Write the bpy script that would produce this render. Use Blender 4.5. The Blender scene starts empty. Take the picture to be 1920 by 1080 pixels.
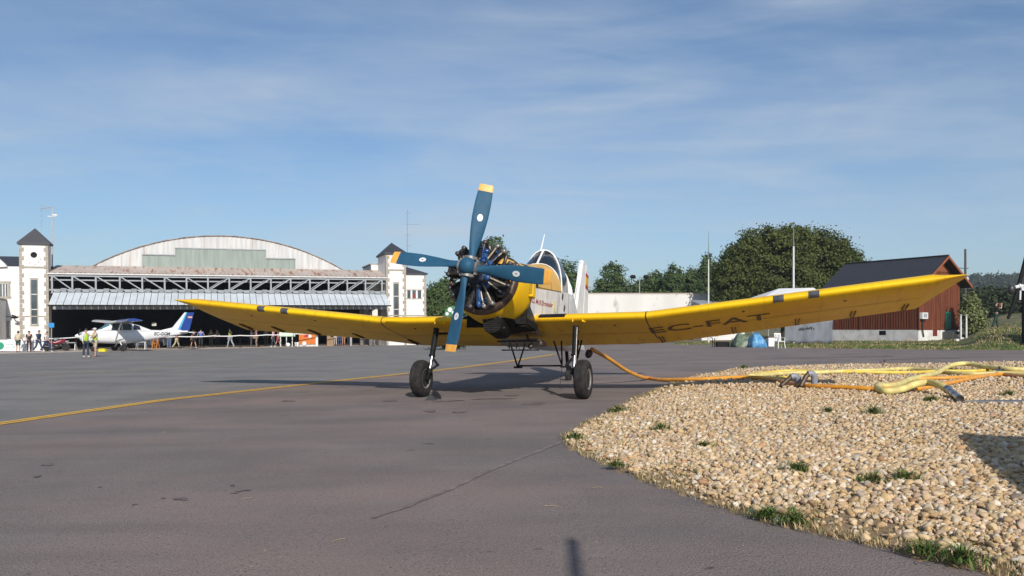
import bpy, bmesh, math, random
import numpy as np
from mathutils import Vector, Matrix, Euler

random.seed(7); RNG = np.random.default_rng(7)
sc = bpy.context.scene
COL = sc.collection
R = math.radians
sin, cos, pi = math.sin, math.cos, math.pi

# ------------------------------------------------------------------ camera numbers
F, YH, CH = 1531.8, 617.0, 1.437        # focal length in photo pixels, horizon row, eye height

def lerp(a, b, t): return a + (b - a) * t
def ss(a, b, x):
    t = min(1, max(0, (x - a) / (b - a))); return t * t * (3 - 2 * t)
def interp(x, xs, ys): return float(np.interp(x, xs, ys))

# ------------------------------------------------------------------ terrain
def Gb(x, y):
    return 0.015 * x if x > -10 else -0.15 + 0.009 * (x + 10)
def bump(x, y):
    d = x - 0.56 * y
    b = 0.95 * ss(-0.5, 1.6, d) * ss(41, 50, y)
    b += ss(-4, 5, d) * max(0, y - 56) * 0.032 if y < 140 else ss(-4, 5, d) * 84 * 0.032
    return b
def G(x, y): return Gb(x, y) + bump(x, y)

def gp(px, py, fn=None):
    """the ground point seen at a photo pixel (used to lay out the site plan)"""
    fn = fn or G
    m = (px - 960) / F; q = (py - YH) / F
    y = 3.0
    while y < 400:
        if CH - q * y <= fn(m * y, y): break
        y += 0.05
    lo, hi = y - 0.05, y
    for _ in range(20):
        mid = (lo + hi) / 2
        if CH - q * mid <= fn(m * mid, mid): hi = mid
        else: lo = mid
    return (m * hi, hi, fn(m * hi, hi))
def xat(px, y): return (px - 960) / F * y
def zat(py, y): return CH + (YH - py) * y / F

# ------------------------------------------------------------------ materials
def newmat(name):
    m = bpy.data.materials.new(name); m.use_nodes = True
    nt = m.node_tree; b = nt.nodes['Principled BSDF']
    return m, nt, b
def N(nt, t, **kw):
    n = nt.nodes.new(t)
    for k, v in kw.items():
        if k in n.inputs: n.inputs[k].default_value = v
        else: setattr(n, k, v)
    return n
def rgba(c): return (c[0], c[1], c[2], 1)

def M(name, c, rough=0.6, metal=0.0, c2=None, scale=4.0, detail=5, lo=0.35, hi=0.7, bump=0.0, bscale=40, stretch=(1, 1, 1), coat=0.0, spec=None):
    m, nt, b = newmat(name)
    b.inputs['Roughness'].default_value = rough; b.inputs['Metallic'].default_value = metal
    if coat: b.inputs['Coat Weight'].default_value = coat; b.inputs['Coat Roughness'].default_value = 0.08
    if spec is not None: b.inputs['Specular IOR Level'].default_value = spec
    if c2 is None: c2 = tuple(x * 0.8 for x in c)
    tc = N(nt, 'ShaderNodeTexCoord'); mp = N(nt, 'ShaderNodeMapping'); mp.inputs['Scale'].default_value = stretch
    nt.links.new(tc.outputs['Object'], mp.inputs['Vector'])
    nz = N(nt, 'ShaderNodeTexNoise', Scale=scale, Detail=detail)
    nt.links.new(mp.outputs[0], nz.inputs['Vector'])
    cr = N(nt, 'ShaderNodeValToRGB')
    cr.color_ramp.elements[0].position = lo; cr.color_ramp.elements[0].color = rgba(c2)
    cr.color_ramp.elements[1].position = hi; cr.color_ramp.elements[1].color = rgba(c)
    nt.links.new(nz.outputs['Fac'], cr.inputs['Fac']); nt.links.new(cr.outputs['Color'], b.inputs['Base Color'])
    if bump:
        n2 = N(nt, 'ShaderNodeTexNoise', Scale=bscale, Detail=6)
        nt.links.new(mp.outputs[0], n2.inputs['Vector'])
        bp = N(nt, 'ShaderNodeBump', Strength=bump, Distance=0.02)
        nt.links.new(n2.outputs['Fac'], bp.inputs['Height']); nt.links.new(bp.outputs[0], b.inputs['Normal'])
    return m

def mix_layer(nt, b, fac_out, col):
    """put another colour over whatever feeds Base Color"""
    link = b.inputs['Base Color'].links[0]; src = link.from_socket
    mx = N(nt, 'ShaderNodeMix', data_type='RGBA')
    nt.links.new(fac_out, mx.inputs['Factor'])
    nt.links.new(src, mx.inputs[6]); mx.inputs[7].default_value = rgba(col)
    nt.links.new(mx.outputs[2], b.inputs['Base Color'])
def noise_mask(nt, scale, lo, hi, stretch=(1, 1, 1), detail=6, coord='Object', dist=0.0, rot=0.0):
    tc = N(nt, 'ShaderNodeTexCoord'); mp = N(nt, 'ShaderNodeMapping'); mp.inputs['Scale'].default_value = stretch
    mp.inputs['Rotation'].default_value = (0, 0, rot)
    nt.links.new(tc.outputs[coord], mp.inputs['Vector'])
    nz = N(nt, 'ShaderNodeTexNoise', Scale=scale, Detail=detail, Distortion=dist); nt.links.new(mp.outputs[0], nz.inputs['Vector'])
    cr = N(nt, 'ShaderNodeValToRGB')
    cr.color_ramp.elements[0].position = lo; cr.color_ramp.elements[0].color = (0, 0, 0, 1)
    cr.color_ramp.elements[1].position = hi; cr.color_ramp.elements[1].color = (1, 1, 1, 1)
    nt.links.new(nz.outputs['Fac'], cr.inputs['Fac'])
    return cr.outputs['Color']

def attr_mat(name, attr, rough=0.8, transl=0.0, base=None, dark=None):
    m, nt, b = newmat(name)
    a = N(nt, 'ShaderNodeAttribute'); a.attribute_name = attr
    b.inputs['Roughness'].default_value = rough
    if base is None:
        src = a.outputs['Color']
    else:
        cr = N(nt, 'ShaderNodeValToRGB')
        cr.color_ramp.elements[0].color = rgba(dark); cr.color_ramp.elements[1].color = rgba(base)
        nt.links.new(a.outputs['Fac'], cr.inputs['Fac']); src = cr.outputs['Color']
    nt.links.new(src, b.inputs['Base Color'])
    if transl:
        b.inputs['Specular IOR Level'].default_value = 0.25
        t = N(nt, 'ShaderNodeBsdfTranslucent'); nt.links.new(src, t.inputs['Color'])
        mx = N(nt, 'ShaderNodeMixShader'); mx.inputs[0].default_value = transl
        out = nt.nodes['Material Output']
        nt.links.new(b.outputs[0], mx.inputs[1]); nt.links.new(t.outputs[0], mx.inputs[2]); nt.links.new(mx.outputs[0], out.inputs['Surface'])
    return m

MT = {}
def getm(key, *a, **k):
    if key not in MT: MT[key] = M(key, *a, **k)
    return MT[key]
def flat(c, rough=0.7):
    key = 'cloth_%02x%02x%02x' % tuple(int(max(0, min(1, x)) * 255) for x in c)
    return getm(key, c, rough, c2=tuple(x * 0.75 for x in c), scale=9)

# ------------------------------------------------------------------ mesh builder
class MB:
    def __init__(s): s.v = []; s.f = []
    def add(s, vs, fs):
        o = len(s.v); s.v += [tuple(p) for p in vs]; s.f += [tuple(i + o for i in q) for q in fs]; return s
    def box(s, c, d, rot=None):
        x, y, z = d[0] / 2, d[1] / 2, d[2] / 2
        vs = [Vector((i * x, j * y, k * z)) for i in (-1, 1) for j in (-1, 1) for k in (-1, 1)]
        if rot is not None:
            mt = rot if isinstance(rot, Matrix) else Euler(rot).to_matrix()
            vs = [mt @ q for q in vs]
        vs = [q + Vector(c) for q in vs]
        return s.add(vs, [(0, 1, 3, 2), (4, 6, 7, 5), (0, 4, 5, 1), (2, 3, 7, 6), (0, 2, 6, 4), (1, 5, 7, 3)])
    def bb(s, a, b):
        return s.box([(a[i] + b[i]) / 2 for i in range(3)], [abs(b[i] - a[i]) for i in range(3)])
    def beam(s, a, b, w, h=None):
        a, b = Vector(a), Vector(b); d = b - a; h = h or w
        q = d.to_track_quat('X', 'Z').to_matrix()
        return s.box((a + b) / 2, (d.length, w, h), q)
    def rings(s, rs, cap0=True, cap1=True, closed=False):
        o = len(s.v); n = len(rs[0])
        for r in rs: s.v += [tuple(p) for p in r]
        m = len(rs)
        for i in range(m if closed else m - 1):
            for j in range(n):
                a = o + i * n + j; b = o + i * n + (j + 1) % n
                k = (i + 1) % m
                c = o + k * n + (j + 1) % n; d = o + k * n + j
                s.f.append((a, b, c, d))
        if not closed:
            if cap0: s.f.append(tuple(o + j for j in range(n))[::-1])
            if cap1: s.f.append(tuple(o + (m - 1) * n + j for j in range(n)))
        return s
    def grid(s, rows):
        o = len(s.v); n = len(rows[0])
        for r in rows: s.v += [tuple(p) for p in r]
        for i in range(len(rows) - 1):
            for j in range(n - 1):
                a = o + i * n + j; s.f.append((a, a + 1, a + n + 1, a + n))
        return s
    def tube(s, pts, r, n=8, closed=False):
        pts = [Vector(p) for p in pts]; m = len(pts)
        rad = r if isinstance(r, (list, tuple)) else [r] * m
        rs = []; up = Vector((0.0123, 0.0456, 1))
        t0 = (pts[1] - pts[0]).normalized()
        if abs(t0.dot(up.normalized())) > 0.95: up = Vector((1, 0.02, 0.03))
        for i in range(m):
            if closed: t = pts[(i + 1) % m] - pts[i - 1]
            else: t = pts[min(i + 1, m - 1)] - pts[max(i - 1, 0)]
            t.normalize(); u = t.cross(up)
            if u.length < 1e-4: u = t.cross(Vector((1, 0, 0)))
            u.normalize(); w = u.cross(t).normalized(); up = w
            rs.append([pts[i] + (u * cos(2 * pi * k / n) + w * sin(2 * pi * k / n)) * rad[i] for k in range(n)])
        return s.rings(rs, closed=closed)
    def lathe(s, prof, o, axis, n=20, a0=0, a1=2 * pi, ref=None):
        axis = Vector(axis).normalized(); o = Vector(o)
        u = Vector(ref) if ref is not None else (axis.cross(Vector((0, 0, 1))) if abs(axis.z) < 0.9 else Vector((1, 0, 0)))
        u = (u - axis * u.dot(axis)).normalized(); w = axis.cross(u)
        full = abs(a1 - a0 - 2 * pi) < 1e-6
        rows = []
        for (x, r) in prof:
            rows.append([o + axis * x + (u * cos(a0 + (a1 - a0) * k / n) + w * sin(a0 + (a1 - a0) * k / n)) * max(r, 1e-4) for k in range(n if full else n + 1)])
        if full: return s.rings(rows)
        return s.grid(rows)
    def ell(s, c, r, n=12, m=8, rot=None):
        rs = []
        mt = rot if rot is not None else Matrix.Identity(3)
        for i in range(1, m):
            t = pi * i / m
            rs.append([mt @ Vector((r[0] * sin(t) * cos(2 * pi * k / n), r[1] * sin(t) * sin(2 * pi * k / n), -r[2] * cos(t))) + Vector(c) for k in range(n)])
        return s.rings(rs)
    def prism(s, poly, a, b):
        """poly: list of 3D points; extruded from offset a to b (vectors)"""
        a, b = Vector(a), Vector(b)
        return s.rings([[Vector(p) + a for p in poly], [Vector(p) + b for p in poly]])
    def build(s, name, mat, parent=None, smooth=35, loc=None):
        me = bpy.data.meshes.new(name); me.from_pydata(s.v, [], s.f)
        bm = bmesh.new(); bm.from_mesh(me); bmesh.ops.recalc_face_normals(bm, faces=bm.faces); bm.to_mesh(me); bm.free()
        if smooth:
            me.shade_smooth(); me.set_sharp_from_angle(angle=R(smooth))
        me.materials.append(mat)
        o = bpy.data.objects.new(name, me); COL.objects.link(o)
        if parent: o.parent = parent
        if loc is not None: o.location = loc
        return o

def tag(o, label=None, cat=None, group=None, kind=None):
    if label: o['label'] = label
    if cat: o['category'] = cat
    if group: o['group'] = group
    if kind: o['kind'] = kind
    return o
def empty(name, loc, label, cat, rot=(0, 0, 0), group=None):
    o = bpy.data.objects.new(name, None); COL.objects.link(o)
    o.location = loc; o.rotation_euler = rot; o.empty_display_size = 0.2
    return tag(o, label, cat, group)

def npmesh(name, v, f, mat, parent=None, smooth=False, attr=None, attr_name='tint', dom='FACE'):
    """fast mesh from numpy arrays; f is (n,3) or (n,4)"""
    me = bpy.data.meshes.new(name)
    v = np.ascontiguousarray(v, dtype=np.float32); f = np.ascontiguousarray(f, dtype=np.int32)
    k = f.shape[1]
    me.vertices.add(len(v)); me.vertices.foreach_set('co', v.ravel())
    me.loops.add(f.size); me.loops.foreach_set('vertex_index', f.ravel())
    me.polygons.add(len(f)); me.polygons.foreach_set('loop_start', np.arange(0, f.size, k, dtype=np.int32))
    me.polygons.foreach_set('loop_total', np.full(len(f), k, dtype=np.int32))
    me.update(calc_edges=True)
    if attr is not None:
        attr = np.asarray(attr, dtype=np.float32)
        if attr.ndim == 2:
            a = me.attributes.new(attr_name, 'FLOAT_COLOR', dom); a.data.foreach_set('color', np.ascontiguousarray(attr).ravel())
        else:
            a = me.attributes.new(attr_name, 'FLOAT', dom); a.data.foreach_set('value', attr)
    if smooth: me.shade_smooth()
    me.materials.append(mat)
    o = bpy.data.objects.new(name, me); COL.objects.link(o)
    if parent: o.parent = parent
    return o

def catmull(pts, k=6):
    P = [Vector(p) for p in pts]; P = [P[0] * 2 - P[1]] + P + [P[-1] * 2 - P[-2]]
    out = []
    for i in range(1, len(P) - 2):
        a, b, c, d = P[i - 1], P[i], P[i + 1], P[i + 2]
        for j in range(k):
            t = j / k
            out.append(0.5 * ((2 * b) + (c - a) * t + (2 * a - 5 * b + 4 * c - d) * t * t + (3 * b - a - 3 * c + d) * t ** 3))
    out.append(P[-2]); return out

TMP = bpy.data.scenes.new('scratch')
def evaluated(ob):
    TMP.collection.objects.link(ob)
    with bpy.context.temp_override(scene=TMP, view_layer=TMP.view_layers[0]): dg = bpy.context.evaluated_depsgraph_get()
    return bpy.data.meshes.new_from_object(ob.evaluated_get(dg))
def text_mesh(txt, size, shear=0.0, bold=0.0):
    cu = bpy.data.curves.new('lettering', 'FONT'); cu.body = txt; cu.size = size; cu.shear = shear; cu.offset = bold
    cu.align_x = 'LEFT'; cu.resolution_u = 3
    ob = bpy.data.objects.new('lettering', cu); me = evaluated(ob)
    vs = [tuple(q.co) for q in me.vertices]; fs = [tuple(p.vertices) for p in me.polygons]
    bpy.data.objects.remove(ob); bpy.data.curves.remove(cu); bpy.data.meshes.remove(me)
    return vs, fs

# ================================================================== GROUND
XC = [-1200, -500, -250, -120, -80, -60, -50, -40, -30, -20, -10, 0, 10, 16, 20] + [20 + 1.5 * i for i in range(1, 21)] + [56, 64, 74, 90, 120, 180, 300, 600, 1200, 1500]
YC = [-400, -100, -30, -10, 0, 10, 20, 30, 38] + [38 + 1.5 * i for i in range(1, 20)] + [70, 74, 78, 82, 88, 95, 105, 120, 140, 180, 260, 400, 800, 1600]
rows = [[(x, y, G(x, y) - 0.02) for x in XC] for y in YC]
m_grass = M('grass', (0.125, 0.125, 0.035), 0.95, c2=(0.055, 0.075, 0.02), scale=0.6, detail=10, lo=0.4, hi=0.62, bump=0.6, bscale=14)
nt = m_grass.node_tree; b = nt.nodes['Principled BSDF']
mix_layer(nt, b, noise_mask(nt, 0.35, 0.5, 0.62, (1, 2.2, 1), 8), (0.24, 0.17, 0.085))
mix_layer(nt, b, noise_mask(nt, 0.12, 0.62, 0.7, (1, 1.5, 1), 8), (0.20, 0.12, 0.06))
g = MB().grid(rows).build('ground', m_grass, smooth=60); tag(g, 'grass field around the airfield', kind='structure')

def sheet(name, poly, dz, mat, cuts_x=(-10,), label=None):
    """flat sheet that follows the tilted apron; poly in plan"""
    bm = bmesh.new(); bm.faces.new([bm.verts.new((p[0], p[1], 0)) for p in poly])
    for x in cuts_x:
        bmesh.ops.bisect_plane(bm, geom=bm.verts[:] + bm.edges[:] + bm.faces[:], plane_co=(x, 0, 0), plane_no=(1, 0, 0))
    for q in bm.verts: q.co.z = Gb(q.co.x, q.co.y) + dz
    bmesh.ops.recalc_face_normals(bm, faces=bm.faces)
    if bm.faces[0].normal.z < 0: bmesh.ops.reverse_faces(bm, faces=bm.faces)
    me = bpy.data.meshes.new(name); bm.to_mesh(me); bm.free(); me.materials.append(mat)
    o = bpy.data.objects.new(name, me); COL.objects.link(o)
    return tag(o, label, kind='structure')

def asphalt(name, c, c2, warm, seam_rot):
    m = M(name, c, 0.88, c2=c2, scale=0.55, detail=10, lo=0.36, hi=0.64, bump=0.7, bscale=70, spec=0.3)
    nt = m.node_tree; b = nt.nodes['Principled BSDF']
    # long faint paving lanes, warm dust, pale flecks, dark drips
    mix_layer(nt, b, noise_mask(nt, 0.5, 0.48, 0.75, (0.25, 2.6, 1), 6, rot=seam_rot), tuple(x * 0.72 for x in c))
    mix_layer(nt, b, noise_mask(nt, 0.22, 0.45, 0.8, (1, 2.5, 1), 7, rot=seam_rot), warm)
    mix_layer(nt, b, noise_mask(nt, 75, 0.60, 0.74, (1, 1, 1), 3), tuple(x * 1.7 for x in c))
    mix_layer(nt, b, noise_mask(nt, 62, 0.57, 0.70, (1, 1, 1), 3), tuple(x * 0.42 for x in c))
    mix_layer(nt, b, noise_mask(nt, 2.1, 0.70, 0.735, (1, 1.4, 1), 4, dist=0.4), tuple(x * 0.42 for x in c))
    return m
m_asph = asphalt('brown_asphalt', (0.224, 0.188, 0.174), (0.163, 0.139, 0.131), (0.280, 0.205, 0.176), 0.35)
m_apron = asphalt('grey_asphalt', (0.236, 0.224, 0.212), (0.172, 0.164, 0.157), (0.255, 0.228, 0.204), 0.30)

# taxiway (brown) : everything near, its far edge runs along the grass
far_edge = [gp(*p) for p in ((1920, 657), (1700, 655), (1500, 652.5), (1400, 649.5), (1335, 646))]
fe = [(q[0], q[1]) for q in far_edge]
e0, e1 = fe[0], fe[1]
k = 60 / (e0[0] - e1[0])
ext = (e0[0] + (e0[0] - e1[0]) * k, e0[1] + (e0[1] - e1[1]) * k)
taxi = [(-120, -30), (90, -30), (90, ext[1]), ext] + fe + [(14, 74), (8, 90), (-2, 100), (-120, 100)]
sheet('taxiway', taxi, 0.0, m_asph, (-10,), 'brown asphalt taxiway')
# grey apron beyond the yellow line
yl = [gp(*p)[:2] for p in ((0, 795), (300, 751.5), (600, 718), (870, 689), (960, 677), (1042, 664))]
def offs(line, d):
    out = []
    for i, p in enumerate(line):
        a = line[max(0, i - 1)]; c = line[min(len(line) - 1, i + 1)]
        t = Vector((c[0] - a[0], c[1] - a[1])).normalized()
        out.append((p[0] - t.y * d, p[1] + t.x * d))
    return out
d0 = Vector((yl[0][0] - yl[1][0], yl[0][1] - yl[1][1])).normalized()
yl = [(yl[0][0] + d0.x * 12, yl[0][1] + d0.y * 12)] + yl
d1 = Vector((yl[-1][0] - yl[-2][0], yl[-1][1] - yl[-2][1])).normalized()
ylx = yl + [(yl[-1][0] + d1.x * 14, yl[-1][1] + d1.y * 14)]
sheet('apron', ylx + [(-2, 90), (-120, 90), (-120, -12)], 0.004, m_apron, (-10,), 'grey asphalt apron')
m_ypaint = M('yellow_paint', (0.78, 0.44, 0.03), 0.75, c2=(0.58, 0.34, 0.05), scale=3, detail=9, lo=0.3, hi=0.55)
nt = m_ypaint.node_tree; mix_layer(nt, nt.nodes['Principled BSDF'], noise_mask(nt, 9, 0.60, 0.68, (1, 1, 1), 5), (0.13, 0.11, 0.1))
m_ypale = M('worn_yellow_paint', (0.34, 0.25, 0.12), 0.8, c2=(0.2, 0.17, 0.13), scale=1.5, detail=9, lo=0.35, hi=0.6)
def stripe(line, a, b, dz, mat, label):
    L = offs(line, a); Rr = offs(line, b)
    sheet('painted_line', L + Rr[::-1], dz, mat, (-10,), label)
stripe(yl, -0.15, -0.02, 0.009, m_ypaint, 'near stripe of the double yellow line')
stripe(yl, 0.05, 0.18, 0.009, m_ypaint, 'far stripe of the double yellow line')
l2 = [gp(*p)[:2] for p in ((-60, 711), (0, 707.5), (200, 697), (400, 683.5), (560, 671), (700, 660.5))]
stripe(l2, -0.12, 0.12, 0.009, m_ypale, 'worn yellow guide line farther out')

# the dark seams in the taxiway
m_crack = M('hairline_crack', (.195, .167, .16), .9, c2=(.15, .122, .113), scale=2.2, detail=9, lo=.40, hi=.56)
m_seam = M('tar_seam', (0.14, 0.112, 0.103), 0.9, c2=(0.215, 0.182, 0.171), scale=6, detail=8, lo=0.4, hi=0.62)
def seam(px, w, mat=m_seam):
    ln = [gp(*p)[:2] for p in px]
    ln = [(q.x, q.y) for q in catmull([(a, b_, 0) for a, b_ in ln], 5)]
    rg = random.Random(len(px) + int(px[0][0]))
    L = offs(ln, w); Rr = offs(ln, -w)
    L = [(a + rg.uniform(-w, w) * .7, c + rg.uniform(-w, w) * .7) for a, c in L]
    sheet('asphalt_seam', L + Rr[::-1], 0.006, mat, (), 'dark tar seam in the taxiway')
seam(((1052, 829), (1000, 850), (930, 878), (870, 906), (800, 936), (700, 972)), 0.026)

m_oil = M('oil_stain', (0.105, 0.082, 0.073), 0.7, c2=(0.18, 0.147, 0.136), scale=5, detail=8, lo=.4, hi=.6)
def stain(px, py, rx, ry, seed):
    x, y, z = gp(px, py); rg = random.Random(seed); n = 26; ph = [rg.uniform(0, 6.3) for _ in range(4)]
    poly = []
    for i in range(n):
        a = 2 * pi * i / n; r_ = 1 + .25 * sin(2 * a + ph[0]) + .18 * sin(3 * a + ph[1]) + .12 * sin(5 * a + ph[2]) + .08 * sin(9 * a + ph[3])
        poly.append((x + rx * r_ * cos(a), y + ry * r_ * sin(a)))
    sheet('oil_stain', poly, 0.007, m_oil, (), 'dark oil stain on the asphalt')
for i, q in enumerate(((1002, 757, .24, .22), (862, 773, .10, .16), (838, 752, .30, .16), (925, 748, .34, .16), (730, 752, .12, .2), (806, 771, .12, .2), (960, 742, .2, .12), (540, 752, .12, .18), (336, 936, .045, .06), (346, 938, .03, .03), (306, 935, .02, .03), (436, 911, .025, .03), (448, 921, .03, .04), (462, 920, .035, .035), (440, 925, .03, .03), (252, 947, .02, .02), (90, 872, .05, .08), (70, 894, .04, .06), (187, 914, .016, .02), (1500, 671, 1.2, .5), (1620, 669, 1.5, .5), (1740, 673, 1.2, .4))): stain(*q, i)

# pavement in front of the hangar
m_conc = M('pale_concrete', (0.52, 0.44, 0.375), 0.9, c2=(0.40, 0.345, 0.30), scale=0.7, detail=8, bump=0.3)
pv = [gp(*p)[:2] for p in ((-160, 665), (0, 663.5), (200, 659), (400, 654.2), (560, 650.8), (700, 647.6))]
sheet('pavement', [(pv[0][0] - 20, pv[0][1] - 6)] + pv + [(-6, 92), (-20, 104), (-70, 90), (-110, 60)], 0.008, m_conc, (-10,), 'pale concrete pavement along the hangar')

# ------------------------------------------------------------------ gravel bed
gpx = [(1052, 822), (1072, 806), (1110, 788), (1150, 768), (1185, 750), (1225, 733), (1262, 718), (1310, 704), (1370, 694), (1450, 688.5), (1560, 686), (1700, 684), (1920, 681.5)]
glow = [(1064, 838), (1100, 858), (1150, 880), (1210, 904), (1280, 931), (1360, 957), (1450, 985), (1560, 1011), (1680, 1037), (1790, 1061), (1860, 1080)]
up = [gp(*p)[:2] for p in gpx]; lowp = [gp(*p)[:2] for p in glow]
e = Vector((lowp[-1][0] - lowp[-2][0], lowp[-1][1] - lowp[-2][1])).normalized()
lowp.append((lowp[-1][0] + e.x * 6, lowp[-1][1] + e.y * 6))
GPOLY = up + [(32, up[-1][1] + 1), (32, lowp[-1][1])] + lowp[::-1]
GP = np.array(GPOLY)
def gravel_dist(x, y):
    """vectorised: signed distance to the outline (positive inside)"""
    x = np.atleast_1d(np.asarray(x, float)); y = np.atleast_1d(np.asarray(y, float))
    d = np.full(x.shape, 1e9); ins = np.zeros(x.shape, bool)
    n = len(GP)
    for i in range(n):
        ax, ay = GP[i]; bx, by = GP[(i + 1) % n]
        ex, ey = bx - ax, by - ay
        t = np.clip(((x - ax) * ex + (y - ay) * ey) / (ex * ex + ey * ey), 0, 1)
        d = np.minimum(d, np.hypot(x - ax - t * ex, y - ay - t * ey))
        c = ((ay > y) != (by > y)) & (x < (bx - ax) * (y - ay) / (by - ay + 1e-12) + ax)
        ins ^= c
    return np.where(ins, d, -d)
def gbed(x, y, d):
    x = np.asarray(x, float); y = np.asarray(y, float)
    base = np.where(x > -10, 0.015 * x, 0)
    t = np.clip(d / 1.8, 0, 1); t = t * t * (3 - 2 * t)
    return base + 0.012 + 0.065 * t + t * 0.016 * (np.sin(x * 1.3 + y * .7) + np.sin(y * 1.1 - x * .5))
def H(x, y):
    d = float(gravel_dist(x, y)[0])
    if d <= 0: return G(x, y)
    return float(gbed(x, y, d)) + 0.03
nx, ny = 150, 150
gx = np.concatenate([np.linspace(0.2, 14, 110), np.linspace(14.3, 33, 40)]); gy = np.concatenate([np.linspace(2, 20, 110), np.linspace(20.3, 37, 40)])
XX, YY = np.meshgrid(gx, gy); DD = gravel_dist(XX.ravel(), YY.ravel()).reshape(XX.shape)
ZZ = np.where(DD > -0.02, gbed(XX, YY, np.maximum(DD, 0)), np.where(XX > -10, .015 * XX, 0) - 0.03)
v = np.stack([XX, YY, ZZ], -1).reshape(-1, 3)
ii = np.arange(len(gy) - 1)[:, None] * len(gx) + np.arange(len(gx) - 1)[None]
keep = (np.maximum.reduce([DD[:-1, :-1], DD[1:, :-1], DD[:-1, 1:], DD[1:, 1:]]) > -0.25)
q = np.stack([ii, ii + 1, ii + len(gx) + 1, ii + len(gx)], -1)[keep]
m_soil = M('sandy_soil', (0.36, 0.25, 0.14), 0.95, c2=(0.20, 0.135, 0.072), scale=9, detail=9, bump=0.8, bscale=60)
o = npmesh('gravel_bed', v, q, m_soil, smooth=True); tag(o, 'sandy bed under the gravel', kind='structure')

# stones
def ico(sub):
    bm = bmesh.new(); bmesh.ops.create_icosphere(bm, subdivisions=sub, radius=1)
    v = np.array([q.co[:] for q in bm.verts]); f = np.array([[w.index for w in p.verts] for p in bm.faces]); bm.free(); return v, f
def stones(n_try, y0, y1, dens_y, size, sub, seed):
    rng = np.random.default_rng(seed)
    y = rng.uniform(y0, y1, n_try); x = rng.uniform(0.2, 0.66 * y1 + 0.6, n_try)
    k = x < 0.66 * y + 0.7; x, y = x[k], y[k]
    d = gravel_dist(x, y)
    p = np.clip((d - 0.02) / 0.28, 0, 1) * 0.95 + 0.02
    nz = np.sin(x * 3.1 + 1.7 * y) + np.sin(x * 1.7 - 2.3 * y + 1)
    p = np.where(d < 0.6, p * np.clip(0.62 + 0.3 * nz, .12, 1), p)
    k = (d > 0.03) & (rng.random(len(x)) < p); x, y, d = x[k], y[k], d[k]
    n = len(x)
    r = size * np.clip(rng.lognormal(0, 0.38, n), 0.45, 2.1)
    bv, bf = ico(sub)
    vs = np.empty((n, len(bv), 3), np.float32)
    nvar = 60; var = []
    for i in range(nvar):
        s = bv.copy(); dirs = rng.normal(size=(10, 3)); dirs /= np.linalg.norm(dirs, axis=1)[:, None]
        for dd in dirs:                                   # shave flat facets off the pebble
            h = s @ dd; c = rng.uniform(0.42, 0.8); s = s - np.outer(np.maximum(h - c, 0) * 0.95, dd)
        s *= 1 + 0.05 * rng.normal(size=(len(s), 1)); var.append(s)
    var = np.array(var)
    sc_ = np.stack([rng.uniform(0.85, 1.25, n), rng.uniform(0.7, 1.0, n), rng.uniform(0.5, 0.85, n)], -1) * r[:, None]
    base = var[rng.integers(0, nvar, n)] * sc_[:, None, :]
    a = rng.uniform(0, 2 * pi, n); tx = rng.normal(0, .35, n); ty = rng.normal(0, .35, n)
    ca, sa = np.cos(a), np.sin(a)
    Rz = np.zeros((n, 3, 3)); Rz[:, 0, 0] = ca; Rz[:, 0, 1] = -sa; Rz[:, 1, 0] = sa; Rz[:, 1, 1] = ca; Rz[:, 2, 2] = 1
    Rx = np.zeros((n, 3, 3)); Rx[:, 0, 0] = 1; Rx[:, 1, 1] = np.cos(tx); Rx[:, 1, 2] = -np.sin(tx); Rx[:, 2, 1] = np.sin(tx); Rx[:, 2, 2] = np.cos(tx)
    Ry = np.zeros((n, 3, 3)); Ry[:, 1, 1] = 1; Ry[:, 0, 0] = np.cos(ty); Ry[:, 0, 2] = np.sin(ty); Ry[:, 2, 0] = -np.sin(ty); Ry[:, 2, 2] = np.cos(ty)
    vs = np.einsum('nij,nvj->nvi', Rz @ Rx @ Ry, base)
    z = gbed(x, y, d) + r * rng.uniform(-0.1, 0.9, n)
    vs += np.stack([x, y, z], -1)[:, None, :]
    fs = bf[None] + (np.arange(n) * len(bv))[:, None, None]
    pal = np.array([(.56, .42, .25), (.60, .46, .30), (.50, .345, .185), (.62, .52, .39), (.48, .35, .25), (.55, .385, .20), (.64, .57, .47), (.36, .29, .23), (.47, .27, .15)])
    pw = np.array([.22, .2, .16, .13, .08, .1, .06, .03, .02]); pw /= pw.sum()
    c = pal[rng.choice(len(pal), n, p=pw)] * rng.uniform(0.66, 1.08, (n, 1))
    c = c * np.array([1.0, .98, .95]); col = np.ones((n, len(bv), 4), np.float32); col[:, :, :3] = np.clip(c[:, None, :] * rng.uniform(.93, 1.07, (n, len(bv), 1)), 0, 1)
    return vs.reshape(-1, 3), fs.reshape(-1, 3), col.reshape(-1, 4)
parts = [stones(76000, 3.6, 9.5, 0, 0.0235, 2, 1), stones(165000, 9.2, 17, 0, 0.0255, 1, 2), stones(170000, 16.5, 34, 0, 0.030, 1, 3)]
V, FF, CC, off = [], [], [], 0
for a, b_, c in parts:
    V.append(a); FF.append(b_ + off); CC.append(c); off += len(a)
m_stone = attr_mat('stone', 'tint', 0.82)
nt = m_stone.node_tree; b = nt.nodes['Principled BSDF']
n2 = N(nt, 'ShaderNodeTexNoise', Scale=70, Detail=4); tc = N(nt, 'ShaderNodeTexCoord'); nt.links.new(tc.outputs['Object'], n2.inputs['Vector'])
bp = N(nt, 'ShaderNodeBump', Strength=0.45, Distance=0.01); nt.links.new(n2.outputs['Fac'], bp.inputs['Height']); nt.links.new(bp.outputs[0], b.inputs['Normal'])
o = npmesh('gravel_stones', np.concatenate(V), np.concatenate(FF), m_stone, smooth=True, attr=np.concatenate(CC), attr_name='tint', dom='POINT')
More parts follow.
